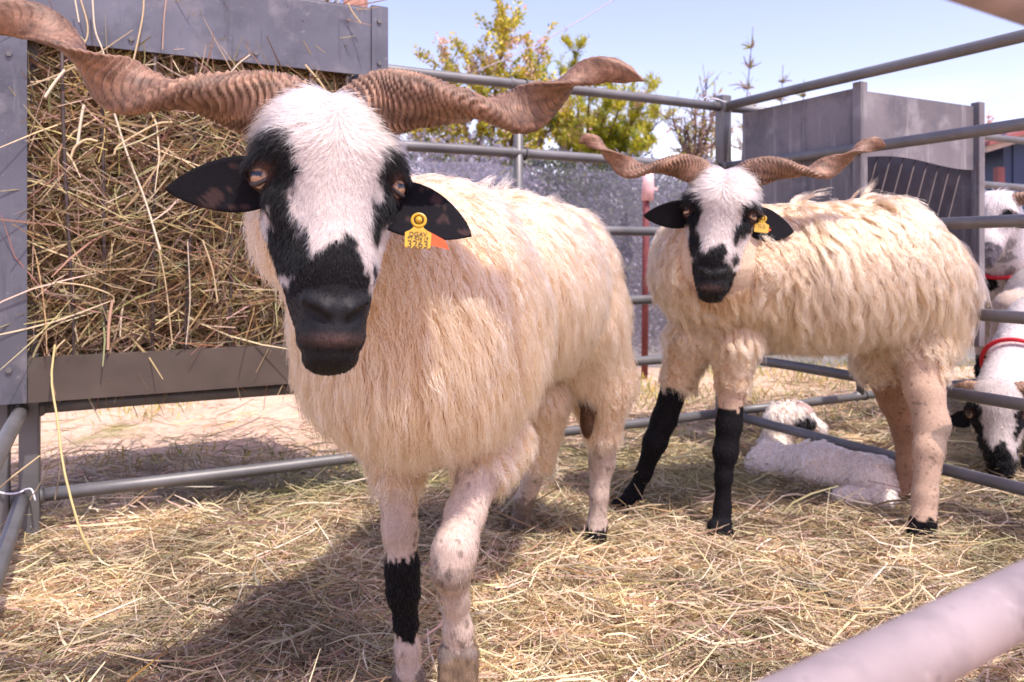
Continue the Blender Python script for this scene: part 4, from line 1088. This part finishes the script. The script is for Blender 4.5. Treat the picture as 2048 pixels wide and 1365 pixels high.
# ------------------------------------------------------------------ two sheep in the neighbouring pen
def sheep_grazing():
    R0 = thing('sheep', 'white horned sheep with black muzzle and red collar, head down eating beyond the right fence', 'sheep', (1.75, 2.75, 0), 'sheep in the neighbouring pen')
    hd = Head(P(1996, 838, 2.40), (-.50, -.866), math.radians(14), math.radians(-3), .92)
    hb = hd.w(0, .03, -.13)
    pr = [Cone(hb, P(2085, 660, 2.78), .080, .125, .05, 0), Ell(P(2150, 610, 2.95), (.22, .26, .20), np.eye(3), .06, 0), Ell(P(2300, 590, 3.15), (.26, .26, .20), np.eye(3), .06, 0)]
    def leg(rows):
        return chain([(*P(a, b_, d), r) for a, b_, d, r in rows], .02, 2)
    legs = leg([(2030, 620, 2.95, .075), (2004, 690, 2.95, .040), (1997, 745, 2.95, .030), (1995, 800, 2.95, .022), (1995, 870, 2.95, .022), (1993, 888, 2.94, .030)])
    legs += leg([(2130, 690, 2.75, .07), (2090, 800, 2.62, .036), (2075, 860, 2.55, .028), (2060, 930, 2.52, .022), (2048, 955, 2.50, .030)])
    legs += leg([(2340, 690, 3.2, .08), (2335, 800, 3.2, .03), (2335, 870, 3.15, .026)]) + leg([(2420, 690, 3.4, .08), (2415, 800, 3.4, .03), (2415, 840, 3.4, .026)])
    prims = pr + hd.prims() + legs; prims = [q for q in prims if not q.cut] + [q for q in prims if q.cut]
    V, F, reg, N = sdf_mesh(prims, .008); q = hd.loc(V)
    col = np.tile(np.array((.62, .56, .53)), (len(V), 1)) * (.85 + .3 * fbm(V, 9, 4)[:, None])
    hc, _ = hd.coat(V, WHITE * .98, BLACK, BLACK * 2); col = np.where(((reg == 1) & (q[:, 2] > -.13))[:, None], hc, col)
    lg = reg == 2; lc = np.tile(LEGC, (len(V), 1)); lc[(V[:, 1] < 2.7) & (V[:, 2] < .42)] = BLACK; lc[(V[:, 1] > 2.7) & (V[:, 2] < .34) & (V[:, 2] > .27)] = BLACK
    col = np.where(lg[:, None], lc, col)
    gp = (reg == 0) & (fbm(V, 10, 40) > .62); col[gp] = col[gp] * .55
    EV, EF = [V], []
    ear(EV, EF, hd.w(-.070, .005, -.08), hd.w(-.155, -.01, -.13), hd.N, .026, .9, 16, 9); ear(EV, EF, hd.w(.072, .005, -.08), hd.w(.16, -.02, -.12), hd.N, .026, .9, 16, 9)
    VV = np.concatenate(EV); C = np.vstack([col, np.tile(BLACK * 1.4, (len(VV) - len(V), 1))])
    mesh_obj('body', VV, np.vstack([F, np.array(EF)]), M['coat'], R0, col=C)
    vn = fit_normals(V, F)
    col = col * .8
    short_hair(V, F, vn, np.where((q[:, 1] > -.15) | (reg != 1), 1.0, .3) * np.where(V[:, 0] < 2.3, 1, .0), 24000, .012, lambda p: np.tile(np.array((.2, .2, -1.0)), (len(p), 1)), hcol(col), R0, 8, r0=.0011, lift=.25)
    for s in (-1, 1): eyeball(hd.w(s * .0785, .017, -.049), hd.R * s * .74 + hd.N * .66, .0145, R0, (.10, .06, .04))
    wid = [(0, .062), (.3, .058), (.6, .045), (1, .012)]; thk = [(0, .048), (.3, .04), (1, .01)]; turn = [(0, 0), (1, .45)]
    horn([hd.w(-.045, .085, -.06), hd.w(-.075, .105, -.075), hd.w(-.115, .105, -.10), hd.w(-.14, .075, -.13)], wid, thk, turn, R0, hand=-1, ridges=18, ns=90, seed=2)
    horn([hd.w(.045, .085, -.06), hd.w(.075, .10, -.07), hd.w(.12, .10, -.09), hd.w(.19, .08, -.11), hd.w(.27, .10, -.12)], wid, thk, turn, R0, hand=1, ridges=22, ns=90, seed=4)
    # collar round the neck
    c = (hb + P(2085, 660, 2.78)) / 2; ax = nrm(P(2085, 660, 2.78) - hb); e1 = nrm(np.cross(ax, UP)); e2 = np.cross(ax, e1)
    a = np.linspace(0, 2 * math.pi, 49); m = MB()
    m.tube(c + (np.cos(a)[:, None] * e1 + np.sin(a)[:, None] * e2) * .118, .0075, 8, cap=False); m.build('collar', M['collar'], R0)

def sheep_looking():
    R0 = thing('sheep', 'white sheep with grey speckled neck and red collar, peering out behind the shaggy rump', 'sheep', (2.2, 3.4, 0), 'sheep in the neighbouring pen')
    hd = Head(P(1975, 432, 3.05), (-.80, -.60), math.radians(20), math.radians(0), .90)
    hb = hd.w(0, 0, -.12)
    pr = [Cone(hb, P(2000, 560, 3.30), .085, .13, .05, 0), Ell(P(2060, 580, 3.5), (.23, .27, .22), np.eye(3), .06, 0), Ell(P(2200, 570, 3.75), (.28, .26, .21), np.eye(3), .06, 0)]
    def leg(rows): return chain([(*P(a, b_, d), r) for a, b_, d, r in rows], .02, 2)
    legs = leg([(1985, 640, 3.35, .07), (1972, 690, 3.35, .038), (1968, 745, 3.35, .030), (1966, 800, 3.35, .022), (1964, 845, 3.35, .03)])
    legs += leg([(2060, 660, 3.5, .07), (2050, 760, 3.5, .03), (2050, 832, 3.5, .03)]) + leg([(2230, 660, 3.8, .07), (2230, 760, 3.8, .03), (2230, 805, 3.8, .03)]) + leg([(2290, 660, 3.9, .07), (2290, 760, 3.9, .03), (2290, 798, 3.9, .03)])
    prims = pr + hd.prims() + legs; prims = [q for q in prims if not q.cut] + [q for q in prims if q.cut]
    V, F, reg, N = sdf_mesh(prims, .009); q = hd.loc(V)
    col = np.tile(np.array((.62, .57, .55)), (len(V), 1)) * (.9 + .2 * fbm(V, 9, 4)[:, None])
    m1 = (reg == 1) & (q[:, 1] < -.12); col[m1] = np.array((.10, .09, .10))
    e = (reg == 1) & (np.hypot(np.abs(q[:, 0]) - .08, q[:, 1]) < .035); col[e] = BLACK * 2
    gp = (reg == 0) & (fbm(V, 22, 40) > .60); col[gp] = col[gp] * .45
    bl = (np.linalg.norm(V - P(1962, 592, 3.15), axis=1) < .10); col[bl] = BLACK * 1.5
    col = np.where((reg == 2)[:, None], LEGC, col); k = (reg == 2) & (V[:, 2] < .30) & (V[:, 2] > .2); col[k] = BLACK
    EV, EF = [V], []
    ear(EV, EF, hd.w(.070, .005, -.08), hd.w(.18, -.01, -.10), hd.N, .026, .9, 16, 9); ear(EV, EF, hd.w(-.070, .005, -.08), hd.w(-.17, -.01, -.10), hd.N, .026, .9, 16, 9)
    VV = np.concatenate(EV); C = np.vstack([col, np.tile(BLACK * 1.4, (len(VV) - len(V), 1))])
    mesh_obj('body', VV, np.vstack([F, np.array(EF)]), M['coat'], R0, col=C)
    vn = fit_normals(V, F)
    col = col * .8
    short_hair(V, F, vn, np.where(V[:, 0] < 2.6, 1.0, 0), 20000, .014, lambda p: np.tile(np.array((.2, .2, -1.0)), (len(p), 1)), hcol(col), R0, 9, r0=.0013, lift=.25,
               lenmap=lambda p: 1 + 1.5 * np.clip((hd.loc(p)[:, 1] - .03) / .05, 0, 1))
    for s in (-1, 1): eyeball(hd.w(s * .0785, .017, -.049), hd.R * s * .74 + hd.N * .66, .0145, R0, (.10, .06, .04))
    wid = [(0, .06), (.3, .056), (.6, .045), (1, .02)]; thk = [(0, .046), (.3, .034), (1, .015)]; turn = [(0, 0), (1, .5)]
    horn([hd.w(.045, .075, -.06), hd.w(.085, .10, -.07), hd.w(.14, .105, -.08), hd.w(.21, .09, -.09), hd.w(.28, .08, -.09)], wid, thk, turn, R0, hand=1, ridges=18, ns=90, seed=12)
    horn([hd.w(-.045, .075, -.06), hd.w(-.085, .10, -.07), hd.w(-.13, .10, -.10), hd.w(-.17, .07, -.13)], wid, thk, turn, R0, hand=-1, ridges=18, ns=90, seed=14)
    c = hb * .45 + P(2000, 560, 3.30) * .55; ax = nrm(P(2000, 560, 3.30) - hb); e1 = nrm(np.cross(ax, UP)); e2 = np.cross(ax, e1)
    a = np.linspace(0, 2 * math.pi, 49); m = MB(); m.tube(c + (np.cos(a)[:, None] * e1 + np.sin(a)[:, None] * e2) * .122, .008, 8, cap=False); m.build('collar', M['collar'], R0)
sheep_grazing()
sheep_looking()

# ------------------------------------------------------------------ what grows behind the pen
def leaves(P0, size, cols, r, aspect=2.2, updir=.3):
    n = len(P0); d = nrm(r.normal(size=(n, 3)) + np.array((0, 0, updir))); s = nrm(np.cross(d, r.normal(size=(n, 3))))
    L_ = size * r.uniform(.6, 1.3, n); w = L_ / aspect; nn = np.cross(d, s)
    V = np.stack([P0, P0 + d * (L_ * .5)[:, None] + s * (w / 2)[:, None] + nn * (L_ * .06)[:, None], P0 + d * L_[:, None], P0 + d * (L_ * .5)[:, None] - s * (w / 2)[:, None] + nn * (L_ * .06)[:, None]], 1)
    return V.reshape(-1, 3), np.arange(4 * n).reshape(n, 4), np.repeat(cols, 4, 0)

def shrub(name, label, cat, base, limbs, nleaf, size, cols, pcol, spread, aspect, seed, group=None, twigs=3, tipcol=None, updir=.4):
    """limbs: list of polylines (world) from the base; leaves clump along their outer ends and twigs"""
    r = np.random.default_rng(seed); t = thing(name, label, cat, base, group); m = MB(); tips = []
    for lb in limbs:
        q = crom(lb, 14); ln = np.linalg.norm(q[-1] - q[0]); m.tube(q, np.linspace(.032, .006, 14) * min(1.2, ln / 1.6), 7)
        for k in range(4, 14):
            for _ in range(twigs):
                d = nrm(nrm(q[min(k, 13)] - q[k - 1]) * .8 + r.normal(size=3) * .75 + np.array((0, 0, .25))); L_ = r.uniform(.12, .42) * spread
                e = q[k] + d * L_ + np.array((0, 0, .03)); m.tube([q[k], q[k] + d * L_ * .5 + r.normal(0, .02, 3), e], [.005, .0035, .002], 4)
                tips.append((q[k] + d * L_ * .4, e))
    m.build('trunk', M['bark'], t)
    tips = np.array(tips); i = r.integers(0, len(tips), nleaf); dens = r.uniform(size=len(tips)) ** 1.2
    i = i[r.uniform(size=nleaf) < dens[i] * 1.1]; n = len(i)
    u = r.uniform(0, 1.08, (n, 1)); p = tips[i, 0] * (1 - u) + tips[i, 1] * u + r.normal(0, .028 * spread, (n, 3))
    cc = np.asarray(cols)[r.choice(len(cols), n, p=pcol)]
    tipshade = np.array([r.choice(len(cols), p=pcol) for _ in range(len(tips))]); mixm = r.uniform(size=n) < .6; cc[mixm] = np.asarray(cols)[tipshade[i]][mixm]
    cc = cc * r.uniform(.7, 1.25, (n, 1))
    V, F, C = leaves(p, size, cc, r, aspect, updir)
    mesh_obj('crown', V, F, M['leaf'], t, smooth=False, col=C)
    return t

PKL = [(.62, .52, .05), (.44, .44, .06), (.80, .45, .38), (.82, .60, .48), (.20, .25, .05), (.85, .74, .12)]
b = P(985, 760, 8.0); b[2] = 0
shrub('shrub', 'airy shrub with dark twigs, yellow leaves and pink new tips, left of the feathery bush', 'shrub', b,
      [[b, P(980, 420, 8), P(930, 260, 8.1), P(905, 150, 8.1)], [b, P(990, 380, 7.9), P(985, 230, 7.9), P(1000, 130, 7.9), P(1012, 60, 7.9)],
       [b, P(1000, 400, 8.1), P(1040, 230, 8), P(1075, 130, 8)], [b, P(970, 420, 8.1), P(930, 330, 8.2), P(880, 270, 8.2)], [b, P(1000, 420, 8), P(1060, 310, 8), P(1110, 250, 8)],
       [b, P(960, 400, 8.1), P(960, 250, 8), P(945, 130, 8)], [b, P(960, 430, 8.1), P(890, 340, 8.2), P(855, 290, 8.2)], [b, P(1000, 400, 7.9), P(1030, 300, 7.8), P(1020, 220, 7.8)]],
      52000, .044, PKL, (.38, .24, .10, .11, .07, .10), 1.0, 1.7, 41, 'shrubs behind the pen', 4)
FTH = [(.58, .54, .03), (.42, .47, .04), (.70, .60, .05), (.26, .33, .04), (.74, .48, .30)]
b = P(1175, 740, 8.6); b[2] = 0
limbs = []
rl = np.random.default_rng(77)
for ex, ey in ((1120, 150), (1150, 110), (1180, 170), (1210, 215), (1245, 200), (1275, 230), (1295, 285), (1312, 250), (1290, 190), (1100, 210), (1225, 160), (1262, 270), (1185, 240), (1140, 250), (1080, 150)):
    limbs.append([b, P(1165 + rl.normal(0, 6), 400, 8.6), P((1165 + ex) / 2, (390 + ey) / 2 + 15, 8.6 + rl.normal(0, .25)), P(ex, ey, 8.6 + rl.normal(0, .4))])
shrub('shrub', 'dense yellow green feathery bush rising above the back fence rails', 'shrub', b, limbs, 70000, .07, FTH, (.38, .28, .18, .10, .06), .62, 5.5, 42, 'shrubs behind the pen', 4, updir=1.2)
b = P(1965, 640, 12.0); b[2] = 0
shrub('shrub', 'pink and yellow leaved bush beside the dark blue shed', 'shrub', b, [[b, P(1965, 420, 12), P(x, y, 12)] for x, y in ((1945, 300), (1965, 285), (1985, 300), (1955, 340), (1995, 340), (1975, 320))],
      6500, .10, [(.62, .42, .18), (.72, .45, .38), (.30, .26, .07), (.70, .60, .45)], (.3, .3, .2, .2), 1.0, 2, 43, 'shrubs behind the pen', 4)
b = P(640, 500, 7.5); b[2] = 0
shrub('shrub', 'bare twiggy bush poking up over the top edge of the hay feeder', 'shrub', b, [[b, P(640, 150, 7.5), P(x, y, 7.5)] for x, y in ((590, -10), (630, 0), (660, -15), (690, 5), (615, 5), (650, 8))],
      500, .05, [(.30, .20, .16), (.50, .34, .26)], (.5, .5), .7, 3, 44, 'shrubs behind the pen', 5)
b = P(1390, 700, 7.2); b[2] = 0
shrub('shrub', 'thin leggy bush with few leaves, between the ram horns and the corner post', 'shrub', b, [[b, P(1390, 420, 7.2), P((1390 + x) / 2, 300, 7.2), P(x, y, 7.2)] for x, y in ((1345, 240), (1372, 255), (1390, 225), (1412, 180), (1425, 235), (1440, 290), (1360, 310), (1405, 280))],
      900, .075, [(.40, .40, .05), (.48, .36, .16), (.55, .38, .30)], (.4, .3, .3), .62, 3.5, 45, 'shrubs behind the pen', 4)
# reeds: tall canes with a plume
def reed(label, px0, py0, px1, py1, d, seed, plume=1.0):
    r = np.random.default_rng(seed); a = P(px0, py0, d); a[2] = 0; b_ = P(px1, py1, d)
    t = thing('reed', label, 'reed', a, 'giant reeds behind the pen')
    q = crom([a, P(px0 + (px1 - px0) * .25, py0 + (py1 - py0) * .3, d), P(px0 + (px1 - px0) * .6, py0 + (py1 - py0) * .65, d), b_], 16)
    m = MB(); m.tube(q, np.linspace(.014, .004, 16), 6); m.build('stem', M['bark'], t)
    Vs, Fs, Cs, n0 = [], [], [], 0
    base = 9
    for k in range(150):
        s = r.uniform(.45, 1.0); p = q[int(s * 15)]; wid = (1 - s) * .45 + .12
        dd = nrm(np.array((r.normal(), r.normal(), r.uniform(.3, 1.6)))); L_ = r.uniform(.06, .30) * (1.35 - s) * plume
        c = np.array([(.30, .22, .20), (.42, .30, .24), (.36, .36, .06), (.50, .44, .10)][r.choice(4, p=(.38, .3, .2, .12))])
        V, F, C = blades((p + dd * L_ / 2)[None], dd[None], np.array([L_]), np.array([r.uniform(.008, .022)]), c[None], 3, .5, seed=k)
        Vs.append(V); Fs.append(F + n0); Cs.append(C); n0 += len(V)
    mesh_obj('foliage', np.concatenate(Vs), np.concatenate(Fs), M['leaf'], t, smooth=False, col=np.concatenate(Cs))
    return t
reed('tall bare reed ending in a thin spike, highest of the reeds above the corner post', 1462, 640, 1506, 55, 8.5, 1, 1.2)
reed('shorter reed with a bushy plume behind the top rail of the right fence', 1548, 640, 1566, 130, 8.8, 2)
reed('low reed with bent green leaves leaning left of the corner post', 1405, 640, 1430, 165, 8.3, 3, .9)
reed('small thin reed just above the rail over the sheet metal feeder', 1596, 640, 1608, 160, 9.0, 4, .8)
for (x0, y0, x1, y1, d, lb) in ((1505, 70, 1522, -30, 8.5, None),):
    pass

def hedge():
    r = np.random.default_rng(61); n = 130000
    px = r.uniform(600, 1560, n); d = r.uniform(5.2, 7.6, n)
    top = np.interp(px, [600, 800, 900, 1050, 1240, 1320, 1400, 1560], [300, 318, 312, 330, 342, 350, 362, 380]) + 10 * np.sin(px / 23)
    ztop = H - (top - CY) / FPX * 6.3
    x = (px - CX) / FPX * d
    z = r.uniform(0.0, 1, n) ** .75 * (ztop + .10 * fbm(np.stack([x, d, 0 * x], -1), 3, 2) - .05)
    p = np.stack([x, d, z], -1)
    keep = fbm(p, 4.5, 66) + r.normal(0, .06, n) > .40; p = p[keep]; px = px[keep]; n = len(p)
    bl = fbm(p, 6, 70) + np.interp(px, [700, 900, 1050, 1200], [.16, .14, .03, -.03])
    c = np.array([(.11, .14, .09), (.17, .19, .12), (.20, .20, .24), (.09, .11, .06)])[r.choice(4, n)]
    fl = (bl + r.normal(0, .10, n)) > .60; c[fl] = np.array([(.38, .35, .42), (.32, .31, .38), (.44, .39, .43)])[r.choice(3, fl.sum())]
    V, F, C = leaves(p, .042, c * r.uniform(.7, 1.25, (n, 1)), r, 2.0, .5)
    # woody mass inside
    o = mesh_obj('undergrowth', V, F, M['leaf'], smooth=False, col=C)
    tag(o, 'grey green scrub with pale lilac flowers massed behind the back fence', 'scrub', kind='stuff')
hedge()

# shade net hung on posts between the pen and the scrub
def net_material():
    m = bpy.data.materials.new('pale_shade_net'); m.use_nodes = True; t = m.node_tree; b = t.nodes['Principled BSDF']
    b.inputs['Base Color'].default_value = (.62, .60, .72, 1); b.inputs['Roughness'].default_value = .8
    tr = t.nodes.new('ShaderNodeBsdfTransparent'); mx = t.nodes.new('ShaderNodeMixShader')
    tl = t.nodes.new('ShaderNodeBsdfTranslucent'); tl.inputs[0].default_value = (.62, .60, .72, 1); m2 = t.nodes.new('ShaderNodeMixShader'); m2.inputs[0].default_value = .5
    n = t.nodes.new('ShaderNodeTexNoise'); n.inputs['Scale'].default_value = 1.5; tc = t.nodes.new('ShaderNodeTexCoord'); r = t.nodes.new('ShaderNodeMapRange')
    r.inputs[1].default_value = .35; r.inputs[2].default_value = .65; r.inputs[3].default_value = .12; r.inputs[4].default_value = .33
    t.links.new(tc.outputs['Object'], n.inputs[0]); t.links.new(n.outputs[0], r.inputs[0]); t.links.new(r.outputs[0], mx.inputs[0])
    t.links.new(b.outputs[0], m2.inputs[1]); t.links.new(tl.outputs[0], m2.inputs[2])
    t.links.new(tr.outputs[0], mx.inputs[1]); t.links.new(m2.outputs[0], mx.inputs[2]); t.links.new(mx.outputs[0], t.nodes['Material Output'].inputs[0])
    return m
na, nb = P(560, 300, 4.75), P(1440, 352, 4.75); nn_ = 60; V = []
for i in range(nn_):
    k = i / (nn_ - 1); x = na[0] + (nb[0] - na[0]) * k; zt_ = na[2] + (nb[2] - na[2]) * k - .015 * abs(math.sin(k * 14)); yo = .02 * math.sin(k * 40)
    V += [(x, 4.75 + yo, zt_), (x, 4.75 - yo * .6, zt_ * .5), (x, 4.75 + yo * .5, .04)]
F = [(3 * i + j, 3 * i + j + 1, 3 * i + j + 4, 3 * i + j + 3) for i in range(nn_ - 1) for j in range(2)]
tag(mesh_obj('shade_net', V, F, net_material()), 'pale lilac shade netting stretched behind the back fence in front of the scrub', 'net')

# bank of earth under the scrub (hides the far horizon)
gx = np.linspace(-14, 14, 60); prof = [(5.0, 0.0), (5.8, .25), (6.6, .8), (7.6, 1.15), (9.5, 1.2), (14, 1.1), (40, 1.0)]
V = []; 
for y, z in prof:
    for x in gx: V.append((x * (1 + y / 20), y, (z * (0.85 + .2 * math.sin(x * 1.3)) if x < 1.9 else z * .55) - (.02 if z == 0 else 0)))
F = [(r_ * 60 + i, r_ * 60 + i + 1, (r_ + 1) * 60 + i + 1, (r_ + 1) * 60 + i) for r_ in range(len(prof) - 1) for i in range(59)]
bk = mesh_obj('earth_bank', V, F, material('bank_earth', (.16, .15, .13), .95, noise=(3, .3), bump=(10, .6, .05))); bk['kind'] = 'structure'

# red post with a pale band
a = P(1289, 700, 4.6); a[2] = 0; t = thing('marker_post', 'dark red metal post with a faded pink band near its top, behind the back fence', 'post', a)
top = P(1293, 318, 4.6); m = MB(); m.tube([a, top], .020, 12); m.build('shaft', M['redpost'], t)
m = MB(); m.tube([P(1295, 402, 4.6), P(1296, 372, 4.6), P(1297, 345, 4.6)], [.036, .036, .030], 12); m.build('band', M['pinkband'], t)
m = MB(); m.box(P(1310, 378, 4.59), (.016, 0, -.002), (0, .004, 0), (0, 0, .008)); m.build('clip', M['pinkband'], t, smooth=False)
# weathered pinkish post behind the feeder
a = P(712, 500, 6.5); a[2] = 0; tp = P(712, -40, 6.5)
m = MB(); m.box((a + tp) / 2, (.085, 0, 0), (0, .085, 0), UP * (tp[2] - a[2]) / 2, bev=.01); o = m.build('timber_post', M['oldwood'], None, tuple(a), smooth=False)
tag(o, 'weathered pinkish timber post rising behind the right end of the hay feeder', 'post')

# dark blue shed far right
b0 = P(2007, 600, 10.5); b0[2] = 0
sh = thing('shed', 'dark blue clad shed with a red edged roof at the right edge', 'shed', b0)
m = MB(); zt = H + (CY - 268) / FPX * 10.5
w0 = P(2006, 500, 10.5); 
for i in range(26):
    x = w0[0] + .06 + i * .12
    m.box((x, 10.5 + (.0 if i % 2 else .02), zt / 2), (.06, 0, 0), (0, .03, 0), UP * zt / 2)
m.box((w0[0] + 1.6, 12, zt / 2), (1.58, 0, 0), (0, 1.44, 0), UP * (zt / 2 - .01)); m.build('wall', M['bluewall'], sh, smooth=False)
m = MB(); ra, rb_ = P(1975, 287, 10.2), P(2250, 205, 10.2)
m.box((ra + rb_) / 2 + (0, 1.8, 0), (rb_ - ra) / 2, (0, 1.85, 0), UP * .03); m.build('roof', M['rooftrim'], sh, smooth=False)
m = MB(); m.box((ra + rb_) / 2 + (0, 1.8, -.075), (rb_ - ra) / 2 * .98, (0, 1.78, 0), UP * .04); m.build('soffit', M['soffit'], sh, smooth=False)
a = P(1998, 600, 10.45); a[2] = 0; m = MB(); m.box(a + UP * .95, (.05, 0, 0), (0, .05, 0), UP * .95, bev=.008); m.build('post', M['rooftrim'], sh, smooth=False)

# overhead wires
def cable(label, p, q, r):
    m = MB(); k = np.linspace(0, 1, 12)[:, None]; pts = p + (q - p) * k - UP * (.06 * 4 * k * (1 - k)); m.tube(pts, r, 6); o = m.build('overhead_wire', M['wire'], None, tuple((p + q) / 2)); tag(o, label, 'wire', 'overhead wires')
cable('thin pale wire slanting down in front of the pink tipped shrub', P(940, 148, 7.0), P(1290, -42, 7.0), .0045)
cable('thin wire rising to the right above the dark blue shed', P(1950, 238, 9.5), P(2140, 160, 9.5), .006)
